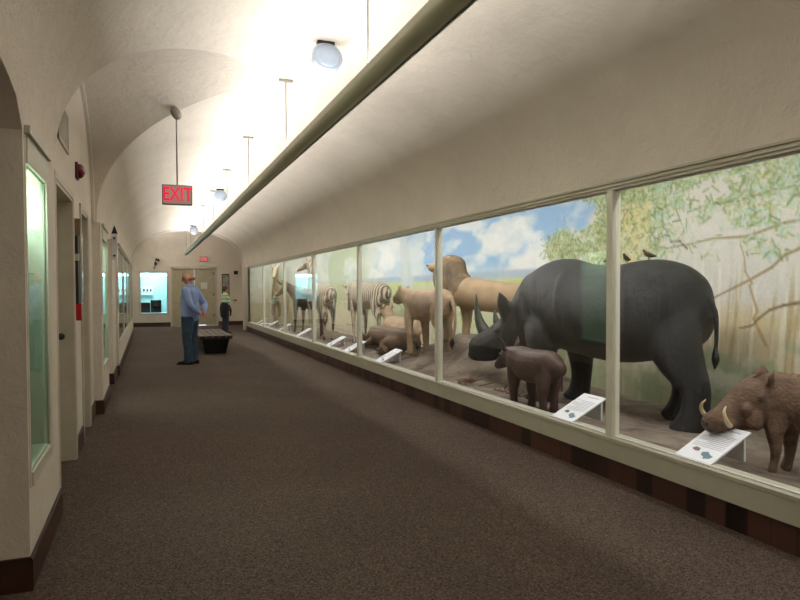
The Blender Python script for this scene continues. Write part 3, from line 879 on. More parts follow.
# --- rhinoceros
def rhino():
    e = empty('rhinoceros'); tag(e, 'huge dark grey rhinoceros with lowered head standing behind the glass', 'rhinoceros')
    m = MB()
    m.tube([(-.29, 0, 1.0), (-.265, 0, 1.0), (-.21, 0, 1.0), (-.10, 0, 1.01), (.06, 0, 1.02), (.28, 0, 1.02), (.6, 0, .97), (1.0, 0, .99), (1.3, 0, 1.04), (1.55, 0, .99), (1.75, 0, .86), (1.95, 0, .72), (2.12, 0, .62), (2.32, 0, .53), (2.5, 0, .47), (2.6, 0, .45)],
           [(.06, .05), (.17, .14), (.28, .23), (.38, .33), (.45, .41), (.475, .46), (.48, .50), (.47, .47), (.48, .39), (.42, .31), (.34, .25), (.27, .2), (.23, .18), (.205, .15), (.185, .145), (.16, .13)], n=28)
    for y, dx in ((.25, -.26), (-.25, .12)):
        m.tube([(.10 + dx * .5, y * .62, .98), (.09 + dx * .7, y * .95, .75), (.06 + dx, y, .55), (-.05 + dx, y, .36), (-.04 + dx, y, .16), (-.0 + dx, y, .04)], [(.24, .16), (.25, .17), (.19, .15), (.125, .12), (.12, .115), (.14, .135)], n=16)
    for y, dx in ((.24, .0), (-.24, -.12)):
        m.tube([(1.36 + dx, y * .55, .98), (1.40 + dx, y, .74), (1.38 + dx, y, .52), (1.36 + dx, y, .34), (1.37 + dx, y, .16), (1.40 + dx, y, .04)], [(.28, .15), (.21, .16), (.16, .13), (.12, .115), (.11, .11), (.135, .13)], n=16)
    # skin folds: collar, behind shoulder, before thigh; lips, brow
    for x0, sk, ry, rz, zc, r in ((1.62, .12, .285, .38, .93, .06), (1.04, .08, .455, .45, 1.0, .028), (.28, -.10, .44, .45, 1.01, .024)):
        m.tube([(x0 + sk * math.cos(a) * .9, ry * math.sin(a), zc + rz * math.cos(a)) for a in [R(-120 + 12 * k) for k in range(21)]], [r] * 21, n=8, sub=1, ref=(1, 0, 0))
    m.ball((2.12, .14, .72), (.07, .05, .05)).ball((2.12, -.14, .72), (.07, .05, .05)).ball((2.62, 0, .36), (.13, .13, .08))
    for y in (.15, -.15):
        m.tube([(2.02, y * .8, .80), (2.0, y * 1.25, .94), (2.0, y * 1.5, 1.04), (2.03, y * 1.7, 1.15)], [(.06, .05), (.095, .06), (.09, .04), (.015, .01)], n=12)
    for y, dx in ((.25, -.26), (-.25, .12)):                                                     # toes
        for k in (-1, 0, 1):
            m.ball((.09 + dx, y + k * .075, .035), (.06, .045, .04)).ball((1.49 - (.12 if y < 0 else 0), y * .96 + k * .075, .035), (.06, .045, .04))
    t = NT('rhino_hide'); v = t.coords()
    n1 = t.noise(v, 3, 6, .65); t.l(t.ramp(n1, [(.3, (18, 19, 22)), (.7, (38, 39, 43))]), t.b.inputs['Base Color'])
    t.b.inputs['Roughness'].default_value = .42; t.b.inputs['Specular IOR Level'].default_value = .45
    vz = t.coords((1.0, 1.0, .35)); t.bump(t.noise(vz, 8, 9, .78, .6), .9, .045)
    m.build('body', t.m, e, smooth=True, remesh=.021, smooth_it=7)
    horn = mat('rhino_horn', (78, 76, 70), .5, (52, 50, 48), 20, .3)
    MB().tube([(2.48, 0, .62), (2.58, 0, .74), (2.64, 0, .90), (2.66, 0, 1.10)], [(.09, .075), (.07, .055), (.04, .032), (.006, .006)], n=16).build('front_horn', horn, e, smooth=True)
    MB().tube([(2.25, 0, .70), (2.31, 0, .80), (2.35, 0, .94)], [(.075, .055), (.045, .035), (.006, .006)], n=16).build('rear_horn', horn, e, smooth=True)
    for y in (.165, -.165):
        MB().ball((2.14, y * 1.04, .695), .022).build('eye', eye_m, e, smooth=True)
    MB().tube([(-.21, 0, 1.18), (-.32, 0, 1.04), (-.345, 0, .84), (-.335, -.01, .68)], [.035, .026, .018, .016], n=10).build('tail', t.m, e, smooth=True)
    MB().tube([(-.335, -.01, .70), (-.34, -.01, .62), (-.335, -.01, .54)], [.02, .034, .008], n=8).build('tail_tuft', M['dark'], e, smooth=True)
    e.scale = (1.06, 1.03, 1.06)
    place(e, (4.74, 4.86), (4.37, 6.2))
    return e


rh = rhino()


def calf():
    e = empty('rhinoceros_calf'); tag(e, 'small brown rhinoceros calf standing beside the huge rhinoceros', 'rhinoceros')
    m = MB()
    m.tube([(-.16, 0, .40), (-.06, 0, .41), (.1, 0, .40), (.28, 0, .40), (.42, 0, .43), (.54, 0, .45), (.63, 0, .45), (.72, 0, .40), (.80, 0, .36)],
           [(.08, .07), (.14, .125), (.155, .15), (.155, .15), (.145, .125), (.11, .085), (.095, .075), (.07, .058), (.045, .045)], n=20)
    for x, y in ((-.04, .085), (.03, -.085), (.42, .08), (.36, -.08)):
        m.tube([(x, y * .8, .38), (x - .01, y, .26), (x - .0, y, .16), (x - .01, y, .08), (x, y, .015)], [(.10, .06), (.075, .055), (.05, .042), (.038, .036), (.045, .042)], n=12)
    for y in (.06, -.06):
        m.tube([(.60, y, .52), (.59, y * 1.4, .58), (.60, y * 1.7, .65)], [(.02, .015), (.034, .018), (.006, .005)], n=10)
    c = hide('calf_hide', (92, 72, 66), (70, 54, 50), 5, rough=.5, b=.3)
    m.build('body', c, e, smooth=True, remesh=.011, smooth_it=3)
    MB().tube([(.76, 0, .43), (.79, 0, .48)], [.022, .006], n=10, sub=1).build('horn', M['dark'], e, smooth=True)
    for y in (.075, -.075):
        MB().ball((.665, y, .465), .011).build('eye', eye_m, e, smooth=True)
    MB().tube([(-.17, 0, .44), (-.2, 0, .36), (-.2, 0, .22)], [.016, .01, .008], n=8).build('tail', c, e, smooth=True)
    e.scale = (1.12, 1.12, 1.12)
    place(e, (3.68, 5.45), (3.66, 5.92))


calf()


def bend(mb, x0=.76, ang=34, ramp=.2):
    out = []
    for x, y, z in mb.v:
        a = R(ang) * min(1, max(0, (x - x0) / ramp)); dx = x - x0
        out.append((x0 + dx * math.cos(a) - y * math.sin(a), dx * math.sin(a) + y * math.cos(a), z) if dx > 0 else (x, y, z))
    mb.v = out
    return mb


def warthog():
    e = empty('warthog'); tag(e, 'brown warthog with curved ivory tusks at the right edge behind the glass', 'warthog')
    m = MB()
    m.tube([(-.24, 0, .50), (-.16, 0, .51), (0, 0, .50), (.25, 0, .47), (.5, 0, .475), (.68, 0, .50), (.80, 0, .50), (.89, 0, .485), (.97, 0, .455), (1.05, 0, .415), (1.14, 0, .375), (1.22, 0, .35)],
           [(.07, .06), (.14, .12), (.185, .16), (.195, .175), (.205, .17), (.20, .15), (.20, .15), (.195, .14), (.17, .13), (.135, .11), (.098, .088), (.075, .07)], n=22)
    m.tube([(1.22, 0, .35), (1.245, 0, .345)], [(.072, .078), (.07, .076)], n=16, sub=1, cap=False)
    for y in (.13, -.13):
        m.ball((.98, y * .95, .385), (.085, .035, .07)).ball((1.05, y * .85, .46), (.035, .04, .045)).ball((.93, y * .9, .545), (.05, .035, .045))
        m.tube([(.85, y * .85, .61), (.83, y * 1.1, .67), (.82, y * 1.25, .73)], [(.025, .02), (.045, .022), (.008, .006)], n=10)
        m.ball((1.15, y * .6, .36), (.05, .035, .035))
    for x, y in ((-.05, .1), (.04, -.1)):
        m.tube([(x, y * .8, .46), (x + .02, y, .34), (x - .03, y, .22), (x, y, .10), (x + .02, y, .02)], [(.14, .07), (.095, .06), (.048, .038), (.032, .03), (.036, .032)], n=12)
    for x, y in ((.77, .1), (.67, -.1)):
        m.tube([(x, y * .8, .42), (x + .01, y, .30), (x - .005, y, .18), (x, y, .09), (x + .015, y, .02)], [(.11, .07), (.075, .055), (.045, .038), (.034, .032), (.04, .034)], n=12)
    c = hide('warthog_hide', (122, 98, 80), (86, 66, 56), 7, (1, 1, 1.6), b=.7, bs=40)
    bend(m).build('body', c, e, smooth=True, remesh=.0105, smooth_it=2)
    ivory = mat('ivory', (222, 204, 168), .35, (196, 172, 132), 10)
    for y in (.07, -.07):
        bend(MB().tube([(1.13, y * .9, .35), (1.17, y * 1.7, .355), (1.21, y * 2.0, .40), (1.22, y * 1.9, .45), (1.20, y * 1.7, .485)], [.018, .018, .015, .01, .004], n=10, ref=(1, 0, 0))).build('tusk', ivory, e, smooth=True)
        bend(MB().ball((.95, y * 1.78, .555), .016)).build('eye', eye_m, e, smooth=True)
        bend(MB().ball((1.275, y * .4, .345), (.008, .016, .02))).build('nostril', M['dark'], e, smooth=True)
    mane = MB()
    for k in range(90):
        x = random.uniform(.1, .95); s = random.uniform(-.03, .03)
        z = .66 + .03 * (x > .4) - .02
        mane.tube([(x, s, z), (x - .06, s * 1.6, z + .025 + .015 * random.random())], [.006, .001], n=4, sub=1, cap=False)
    bend(mane).build('bristle_mane', mat('bristle', (86, 58, 44), .8), e)
    MB().tube([(-.25, 0, .56), (-.31, 0, .45), (-.30, 0, .28)], [.014, .009, .012], n=8).build('tail', c, e, smooth=True)
    e.scale = (1.0, 1.0, .97)
    place(e, (4.49, 2.63), (4.06, 3.14))


warthog()


# --- lions
def lion_body(m, head_up=.0, hw=1.0, sit=False):
    pass


fur = hide('lion_fur', (186, 160, 130), (162, 136, 106), 6, b=.4, bs=60)
furf = hide('lioness_fur', (178, 152, 126), (152, 128, 102), 6, b=.4, bs=60)
manec = hide('lion_mane', (150, 122, 94), (92, 78, 66), 9, (1, 1, .5), b=.9, bs=26)
nosem = mat('nose_dark', (48, 34, 32), .4)


def lion(label, head, neck, fm, mane=False, rear=None, front=None, scale=1.0, headdir=(1, 0, 0)):
    e = empty('lion' if mane else 'lioness'); tag(e, label, 'lion')
    m = MB()
    hx, hy, hz = head
    m.tube([(-.24, 0, .84), (-.16, 0, .83), (0, 0, .80), (.3, 0, .78), (.6, 0, .78), (.85, 0, .80), (1.02, 0, .84)] + neck + [(hx - .04, hy, hz)],
           [(.08, .07), (.16, .13), (.225, .17), (.24, .18), (.25, .185), (.25, .18), (.22, .16)] + [(.17, .12)] * len(neck) + [(.13, .11)], n=22)
    # head along headdir
    d = Vector(headdir).normalized(); side = Vector((-d.y, d.x, 0)).normalized(); H = Vector(head); up = d.cross(side) * -1
    if up.z < 0:
        up = -up
    m.ball(tuple(H + d * .02), (.135, .125, .13)); m.tube([tuple(H + d * .06 - up * .02), tuple(H + d * .14 - up * .035), tuple(H + d * .20 - up * .045)], [(.105, .10), (.095, .085), (.082, .074)], n=14, ref=tuple(side))
    m.tube([tuple(H + d * .05 - up * .08), tuple(H + d * .17 - up * .105)], [(.055, .065), (.04, .05)], n=10, ref=tuple(side))
    for sg in (1, -1):
        m.ball(tuple(H - d * .04 + side * .1 * sg + up * .11), (.035, .035, .045))
    for x, y in ((-.02, .12), (.10, -.12)):
        m.tube([(x - .02, y * .8, .78), (x + .04, y, .58), (x - .10, y, .36), (x - .09, y, .17), (x - .05, y, .05)], [(.19, .09), (.13, .085), (.06, .05), (.045, .042), (.05, .048)], n=12)
        m.ball((x + .02, y, .035), (.10, .055, .038))
    for x, y in ((.95, .12), (.82, -.12)):
        m.tube([(x, y * .7, .78), (x + .02, y, .56), (x, y, .36), (x, y, .17), (x, y, .05)], [(.15, .09), (.10, .08), (.07, .06), (.055, .052), (.06, .055)], n=12)
        m.ball((x + .06, y, .035), (.10, .06, .038))
    b = m.build('body', fm, e, smooth=True, remesh=.017, smooth_it=4)
    for sg in (1, -1):
        MB().ball(tuple(H + d * .11 + side * .062 * sg + up * .045), .014).build('eye', eye_m, e, smooth=True)
    MB().ball(tuple(H + d * .262 - up * .015), (.03, .03, .022)).build('nose', nosem, e, smooth=True)
    if mane:
        g = MB(); rr = random.Random(9)
        N = Vector(neck[-1]) if neck else H
        g.tube([(.86, 0, .80), (.98, 0, .90), tuple(N), tuple(H - d * .06)], [(.24, .185), (.27, .2), (.25, .19), (.19, .165)], n=20)
        g.tube([(1.02, 0, .72), (1.06, 0, .60)], [(.13, .12), (.07, .07)], n=12)
        for k in range(230):
            t_ = rr.random(); A = Vector((.9, 0, .82)).lerp(H - d * .05, t_); an = rr.uniform(0, 2 * math.pi); rad = (.22 - .05 * t_)
            p = A + Vector((0, math.cos(an) * rad * .82, 0)) + Vector((-.5, 0, .86)) * math.sin(an) * rad
            g.tube([tuple(p), tuple(p + Vector((-.05, math.cos(an) * .02, -.09)))], [.022, .006], n=5, sub=1, cap=False)
        g.build('mane', manec, e, smooth=True, remesh=.014, smooth_it=2)
    tl = MB().tube([(-.28, 0, .86), (-.40, .02, .66), (-.42, .04, .42), (-.36, .05, .25)], [.035, .026, .022, .018], n=8).build('tail', fm, e, smooth=True)
    MB().tube([(-.37, .05, .28), (-.34, .05, .2), (-.33, .05, .13)], [.02, .038, .008], n=8).build('tail_tuft', nosem, e, smooth=True)
    e.scale = (scale * (1.22 if mane else .92), scale, scale * (.90 if mane else 1.04))
    place(e, rear, front)
    if mane:
        e.rotation_euler.y = -.10; e.location.z = .55
    return e


lion('male lion with a short mane standing high on the earth mound', (1.08, .02, 1.20), [(1.04, 0, 1.04)], fur, True, (4.93, 8.0), (4.40, 9.05), 1.06, (1, .30, -.10))
lion('lioness with head stretched forward in front of the maned lion', (1.40, 0, .98), [(1.2, 0, .92)], furf, False, (4.0, 8.55), (3.92, 9.2), .93, (1, .25, -.15))


def lying(name, label, cat, c, rear, rz, sc, zoff=0, headup=True, ears=True):
    e = empty(name); tag(e, label, cat)
    m = MB()
    m.tube([(-.35, 0, .22), (-.2, 0, .25), (.1, 0, .25), (.45, 0, .25), (.75, 0, .27), (.95, 0, .30)], [(.10, .1), (.2, .2), (.22, .24), (.22, .24), (.21, .2), (.16, .15)], n=20)
    if headup:
        m.tube([(.85, 0, .32), (1.0, 0, .46), (1.1, 0, .55)], [(.16, .13), (.13, .11), (.12, .11)]); m.tube([(1.1, 0, .55), (1.22, 0, .53), (1.33, 0, .49)], [(.12, .11), (.09, .085), (.06, .06)])
        for y in (.09, -.09):
            m.ball((1.06, y, .66), (.035, .03, .045))
    else:
        m.tube([(.9, 0, .26), (1.12, .03, .18), (1.32, .05, .13), (1.5, .06, .10)], [(.14, .12), (.12, .10), (.10, .085), (.06, .06)])
        for y in (.12, -.05):
            m.tube([(1.2, y, .22), (1.14, y * 1.8, .30)], [.03, .012], n=8, sub=1)
    m.tube([(.75, .16, .16), (.9, .25, .07), (1.15, .22, .05)], [(.09, .08), (.06, .06), (.045, .045)]); m.tube([(.7, -.16, .16), (.95, -.22, .07), (1.2, -.18, .05)], [(.09, .08), (.06, .06), (.045, .045)])
    m.tube([(-.15, .16, .22), (.1, .28, .15), (-.05, .3, .05), (.2, .32, .045)], [(.14, .1), (.09, .08), (.05, .05), (.045, .045)]); m.tube([(-.2, -.14, .2), (.05, -.26, .12), (.25, -.28, .045)], [(.13, .1), (.08, .07), (.045, .045)])
    m.build('body', c, e, smooth=True, remesh=.018, smooth_it=3)
    MB().tube([(-.4, 0, .2), (-.6, .1, .06), (-.8, .05, .03)], [.035, .025, .02], n=8).build('tail', c, e, smooth=True)
    if headup:
        for y in (.065, -.065):
            MB().ball((1.17, y, .60), .013).build('eye', eye_m, e, smooth=True)
        MB().ball((1.38, 0, .505), (.025, .028, .02)).build('nose', nosem, e, smooth=True)
    e.scale = (sc,) * 3
    e.location = (rear[0], rear[1], gh(*rear) + zoff); e.rotation_euler = (0, 0, rz)
    return e


lying('lioness', 'lioness lying down with raised head beyond the dark carcass', 'lion', furf, (4.62, 11.3), R(94), 1.05, .1)
lying('antelope_carcass', 'dark brown carcass lying stretched out in front of the lions', 'carcass', hide('carcass_fur', (134, 110, 90), (98, 82, 68), 5, b=.8, bs=30), (3.98, 10.2), R(91), 1.05, -.02, False).scale = (1.3, 1.0, .88)


# --- hoofed animals
def hoofed(name, label, cat, c, S_, neck, head, hd, horns=None, mane_m=None, rear=None, front=None, slim=1.0):
    e = empty(name); tag(e, label, cat)
    m = MB(); q = slim
    m.tube([(-.22, 0, .98), (-.14, 0, 1.0), (.05, 0, 1.0), (.35, 0, .97), (.65, 0, .97), (.9, 0, 1.0), (1.03, 0, 1.06)] + neck + [head],
           [(.10, .08), (.19, .15), (.25 * q, .2), (.26 * q, .23 * q), (.27 * q, .23 * q), (.26 * q, .18), (.21, .14)] + [(.15 - .02 * k, .09) for k in range(len(neck))] + [(.10, .08)], n=22)
    H = Vector(head); d = Vector(hd).normalized(); side = Vector((-d.y, d.x, 0)).normalized(); up = side.cross(d) * -1
    if up.z < 0:
        up = -up
    m.tube([tuple(H - d * .03), tuple(H + d * .12), tuple(H + d * .28), tuple(H + d * .42)], [(.11, .085), (.095, .075), (.065, .055), (.05, .05)], n=14, ref=tuple(side))
    for sg in (1, -1):
        p = H + up * .08 + side * .07 * sg
        m.tube([tuple(p), tuple(p + up * .10 + side * .05 * sg - d * .02), tuple(p + up * .18 + side * .07 * sg)], [(.03, .02), (.038, .02), (.008, .006)], n=8)
    for x, y in ((-.03, .12), (.08, -.12)):
        m.tube([(x - .02, y * .8, .95), (x + .04, y, .74), (x - .07, y, .5), (x - .04, y, .28), (x - .03, y, .10), (x, y, .03)], [(.19, .1), (.13, .09), (.055, .045), (.034, .032), (.03, .03), (.045, .04)], n=12)
    for x, y in ((.95, .11), (.85, -.11)):
        m.tube([(x, y * .8, .95), (x + .01, y, .72), (x, y, .48), (x, y, .28), (x, y, .10), (x + .02, y, .03)], [(.15, .09), (.09, .07), (.05, .045), (.034, .032), (.03, .03), (.045, .04)], n=12)
    m.build('body', c, e, smooth=True, remesh=.02, smooth_it=3)
    for sg in (1, -1):
        MB().ball(tuple(H + d * .10 + side * .075 * sg + up * .03), .018).build('eye', eye_m, e, smooth=True)
    MB().ball(tuple(H + d * .45), (.035, .04, .035)).build('muzzle', nosem, e, smooth=True)
    if horns:
        for sg in (1, -1):
            pts = [tuple(H + up * (.09 + a) + side * (.045 + b) * sg + d * c_) for a, b, c_ in horns[0]]
            MB().tube(pts, horns[1], n=10, ref=(0, 1, 0)).build('horn', horns[2], e, smooth=True)
    if mane_m:
        g = MB()
        crest = [Vector((1.0, 0, 1.2))] + [Vector(p) + Vector((-.11, 0, .07)) for p in neck] + [H + up * .12]
        g.tube([tuple(p) for p in crest], [(.055, .018)] * len(crest), n=10)
        g.build('mane', mane_m, e, smooth=True)
    MB().tube([(-.26, 0, 1.12), (-.34, 0, .95), (-.34, 0, .7)], [.03, .022, .018], n=8).build('tail', c, e, smooth=True)
    MB().tube([(-.34, 0, .72), (-.34, 0, .6), (-.33, 0, .45)], [.02, .034, .01], n=8).build('tail_tuft', nosem, e, smooth=True)
    e.scale = (S_,) * 3
    place(e, rear, front)
    return e


t = NT('zebra_coat'); v = t.coords((1, .5, .42))
wv = t.n('ShaderNodeTexWave', wave_type='BANDS', bands_direction='X'); wv.inputs['Scale'].default_value = 4.6; wv.inputs['Distortion'].default_value = 3.0; wv.inputs['Detail'].default_value = 1; wv.inputs['Detail Scale'].default_value = 1.2
t.l(v, wv.inputs['Vector']); t.l(t.ramp(wv.outputs['Fac'], [(.38, (104, 90, 78)), (.56, (200, 186, 162))]), t.b.inputs['Base Color']); t.b.inputs['Roughness'].default_value = .8
zc = t.m; zm = mat('zebra_mane', (70, 58, 50), .9, (190, 176, 150), 14)
hornm = mat('horn_dark', (58, 48, 42), .5)
hoofed('zebra', 'striped zebra whose rump shows just left of the lying lioness', 'zebra', zc, 1.17, [(1.15, 0, 1.13)], (1.26, 0, 1.06), (1, -.3, -1.6), None, zm, (4.9, 13.8), (4.72, 14.8))
hoofed('zebra', 'striped zebra with upright neck standing beyond the other zebra', 'zebra', zc, 1.1, [(1.15, 0, 1.34), (1.22, 0, 1.56)], (1.3, 0, 1.74), (1, .5, -.5), None, zm, (4.12, 15.5), (4.04, 16.5))
wil = hide('wildebeest_fur', (112, 96, 82), (84, 70, 62), 6, (3, 1, 1))
hoofed('wildebeest', 'dark brown horned wildebeest between the zebras and the pale antelope', 'wildebeest', wil, 1.0, [(1.25, 0, 1.2)], (1.42, 0, 1.28), (1, .3, -.9), ([(0, 0, 0), (.02, .12, .02), (.10, .22, .03), (.22, .18, .04)], [.035, .032, .022, .006], hornm), nosem, (4.55, 17.7), (4.05, 18.4))
kud = hide('antelope_fur', (198, 180, 150), (176, 158, 130), 6)
hoofed('antelope', 'pale antelope with tall twisted horns near the far end of the glass', 'antelope', kud, 1.08, [(1.12, 0, 1.36), (1.16, 0, 1.54)], (1.22, 0, 1.68), (1, .1, -.6),
       ([(0, 0, 0), (.15, .10, -.08), (.3, .03, -.02), (.45, .14, -.10), (.62, .08, -.04), (.78, .17, -.06)], [.032, .03, .026, .022, .016, .005], mat('horn_pale', (206, 196, 176), .5, (140, 128, 110), 12)), None, (4.35, 22.4), (3.98, 21.5), .9)

# --- oxpecker birds on the rhinoceros' back
bm_ = mat('bird_brown', (84, 66, 52), .7); 
bpy.context.view_layer.update()
RH = rh.matrix_world
for x, y, lab, rz in ((.79, -.02, 'left of the post', 20), (.545, .02, 'right of the post', 200), (.33, -.02, 'highest over the rump', 160)):
    p = RH @ Vector((x, y, 1.0))
    # find the top of the hide under the bird
    hit, loc, nrm, idx = [c for c in ALLCH(rh) if c.name.startswith('body')][0].ray_cast(Vector((x, y, 3)), Vector((0, 0, -1)))
    p = RH @ loc
    e = empty('oxpecker_bird', p, R(rz)); e.scale = (.8,) * 3; tag(e, 'tiny brown bird perched on the rhinoceros back, ' + lab, 'bird')
    MB().tube([(-.09, 0, .05), (-.03, 0, .055), (.03, 0, .075), (.055, 0, .10), (.065, 0, .115)], [(.006, .012), (.026, .026), (.03, .028), (.02, .018), (.016, .016)], n=12).build('body', bm_, e, smooth=True)
    MB().tube([(.08, 0, .118), (.105, 0, .112)], [.006, .002], n=6, sub=1).build('beak', mat('beak_red', (170, 80, 50), .4), e, smooth=True)
    MB().tube([(0, .012, .05), (.005, .012, -.004)], [.004, .004], n=6, sub=1).build('leg', bm_, e); MB().tube([(0, -.012, .05), (.005, -.012, -.004)], [.004, .004], n=6, sub=1).build('leg', bm_, e)

# dead twigs and stones on the diorama ground
tw = mat('dry_twig', (128, 98, 74), .8, (96, 72, 56), 12)
for i, (x, y, lab) in enumerate(((3.75, 7.35, 'tangled dry brown twigs on the ground near the lion mound'), (3.95, 6.55, 'sparse dry twigs lying under the rhinoceros head'))):
    m = MB(); rr = random.Random(20 + i); z = gh(x, y)
    for k in range(16):
        a = rr.uniform(0, 6.28); L = rr.uniform(.08, .2); p = Vector((x + rr.gauss(0, .07), y + rr.gauss(0, .14), z + rr.uniform(0, .04)))
        q_ = p + Vector((math.cos(a) * L, math.sin(a) * L, rr.uniform(-.01, .07))); r_ = q_ + Vector((rr.uniform(-.07, .07), rr.uniform(-.07, .07), rr.uniform(-.03, .04)))
        m.tube([tuple(p), tuple(q_), tuple(r_)], [.009, .006, .002], n=5, sub=2, cap=False)
    tag(m.build('twig_tangle', tw, smooth=True), lab, 'twigs', kind='stuff')

# ------------------------------------------------------------ people
skin = mat('skin', (206, 150, 128), .55, (190, 132, 112), 9)


def arm_pts(sh, el, wr):
    return [sh, el, wr]


def hand(m, wr, d, curl, palm, s=1.0):
    """palm and five separate fingers; d = direction of the hand, palm = direction the palm faces"""
    d = Vector(d).normalized(); palm = Vector(palm); palm = (palm - d * palm.dot(d)).normalized(); side = d.cross(palm); W = Vector(wr)
    m.tube([tuple(W - d * .02), tuple(W + d * .03 * s), tuple(W + d * .085 * s)], [(.022 * s, .026 * s), (.019 * s, .038 * s), (.015 * s, .042 * s)], n=12, ref=tuple(side))
    for k, L in enumerate((.070, .080, .075, .058)):
        o = side * (.032 - .0215 * k) * s; p0 = W + d * .075 * s + o; p1 = p0 + (d * math.cos(curl * .5) + palm * math.sin(curl * .5)) * L * .5 * s
        p2 = p1 + (d * math.cos(curl * 1.4) + palm * math.sin(curl * 1.4)) * L * .55 * s
        m.tube([tuple(p0), tuple(p1), tuple(p2)], [.0095 * s, .009 * s, .0075 * s], n=8, sub=2, ref=tuple(side))
    b = W + d * .02 * s + side * .03 * s; t1 = b + (d * .6 + side * .6 + palm * .35).normalized() * .045 * s; t2 = t1 + (d * .9 + palm * .5).normalized() * .035 * s
    m.tube([tuple(b), tuple(t1), tuple(t2)], [.0135 * s, .011 * s, .0085 * s], n=8, sub=2, ref=tuple(palm))


def person(label, loc, rz, Hs, arms, clothes, hair, head_tilt=0, bald=True, build=1.0):
    """local: faces +x, y to the person's left; built for 1.75 m then scaled"""
    e = empty('person', loc, rz); tag(e, label, 'person')
    b = MB(); q = build
    b.tube([(0, 0, .90), (.0, 0, 1.0), (.005, 0, 1.15), (.0, 0, 1.3), (-.01, 0, 1.42), (-.01, 0, 1.47)], [(.10, .15), (.105, .145), (.10, .135), (.11, .15), (.09, .165), (.06, .10)], n=18)
    b.tube([(-.005, 0, 1.44), (.01, 0, 1.53), (.02, 0, 1.58)], [.062, .056, .056], n=14)
    hc = Vector((.03, 0, 1.645)); T = Matrix.Translation(hc - Vector((0, 0, .06))) @ Matrix.Rotation(R(head_tilt), 4, 'Y') @ Matrix.Translation(-(hc - Vector((0, 0, .06))))
    hd = MB(); hd.ball(tuple(hc + Vector((-.008, 0, .015))), (.098, .078, .098), 20, 14).tube([(.045, 0, 1.62), (.055, 0, 1.575), (.06, 0, 1.55)], [(.05, .06), (.042, .05), (.03, .035)], n=14)
    hd.tube([(.115, 0, 1.655), (.138, 0, 1.62)], [(.010, .012), (.014, .016)], n=8, sub=1).ball((.10, 0, 1.588), (.014, .024, .008)).ball((.088, 0, 1.67), (.02, .055, .010))
    for y in (.078, -.078):
        hd.ball((.015, y, 1.635), (.02, .010, .032))
    hd.xf(T); b.add(hd.v, hd.f)
    for s, (el, wr, hdr, pal) in zip((1, -1), arms):
        sh = (-.01, .175 * s, 1.42)
        b.tube([sh, tuple((Vector(sh) + Vector(el)) / 2), el, tuple((Vector(el) + Vector(wr)) / 2), wr], [.056, .048, .04, .036, .026], n=12)
        hand(b, wr, hdr, .7, pal)
    for s in (1, -1):
        b.tube([(0, .085 * s, .93), (.005, .095 * s, .72), (.01, .10 * s, .49), (-.01, .10 * s, .32), (-.015, .10 * s, .10)], [(.098, .088), (.082, .078), (.055, .054), (.056, .052), (.038, .036)], n=14)
        b.tube([(-.04, .10 * s, .05), (.05, .105 * s, .04), (.14, .115 * s, .028)], [(.04, .036), (.036, .042), (.022, .036)], n=12)
    b.build('body', skin, e, smooth=True, remesh=.0085, smooth_it=1)
    for y in (.034, -.034):
        p = T @ Vector((.108, y, 1.65)); MB().ball(tuple(p), (.009, .012, .008)).build('eye', eye_m, e, smooth=True)
    clothes(e, arms)
    hair(e, T)
    e.scale = (Hs / 1.75,) * 3
    return e


denim = mat('blue_denim', (62, 84, 104), .85, (44, 60, 78), 9, .4, 40)
shirtm = mat('blue_shirt', (150, 172, 216), .8, (128, 150, 200), 6, .4, 14)


def trousers(e, m_, wide=1.0, top=1.0):
    t_ = MB(); t_.tube([(0, 0, .88), (0, 0, top)], [(.125, .172), (.128, .168)], n=18)
    for s in (1, -1):
        t_.tube([(0, .085 * s, .93), (.005, .098 * s, .72), (.012, .105 * s, .49), (-.008, .105 * s, .30), (-.01, .105 * s, .09), (-.005, .105 * s, .055)], [(.118 * wide, .098), (.104 * wide, .094), (.082 * wide, .08), (.078 * wide, .076), (.074 * wide, .07), (.076 * wide, .07)], n=14)
    t_.build('trousers', m_, e, smooth=True, remesh=.012, smooth_it=2)


def shoes(e, m_):
    for s in (1, -1):
        sh = MB().tube([(-.065, .105 * s, .045), (.0, .105 * s, .055), (.08, .11 * s, .045), (.165, .118 * s, .032)], [(.045, .042), (.052, .046), (.042, .05), (.028, .042)], n=14)
        so = sh.build('shoe', m_, e, smooth=True)
        MB().box(-.10, .20, .06 * s + .0 if s > 0 else -.16, .16 if s > 0 else -.06, 0, .018).build('sole', M['dark'], so, bevel=.01)


def man_clothes(e, arms):
    s_ = MB(); s_.tube([(0, 0, .93), (0, 0, 1.02), (.012, 0, 1.16), (.0, 0, 1.3), (-.012, 0, 1.41), (-.012, 0, 1.475)], [(.15, .19), (.145, .18), (.152, .175), (.145, .18), (.115, .195), (.075, .11)], n=20)
    s_.tube([(-.0, 0, 1.46), (.008, 0, 1.51)], [(.07, .075), (.066, .066)], n=14)
    for s, (el, wr, hdr, pal) in zip((1, -1), arms):
        sh = (-.01, .175 * s, 1.415)
        s_.tube([sh, tuple((Vector(sh) + Vector(el)) / 2), el, tuple(Vector(el).lerp(Vector(wr), .5)), tuple(Vector(el).lerp(Vector(wr), .9))], [.078, .068, .06, .054, .042], n=12)
    s_.build('shirt', shirtm, e, smooth=True, remesh=.012, smooth_it=2)
    trousers(e, denim, 1.0, 1.0)
    MB().tube([(0, 0, .965), (0, 0, .99)], [(.136, .178), (.136, .178)], n=24, sub=1, cap=False).build('belt', M['dark'], e, smooth=True)
    shoes(e, mat('dark_shoe', (34, 32, 36), .5))


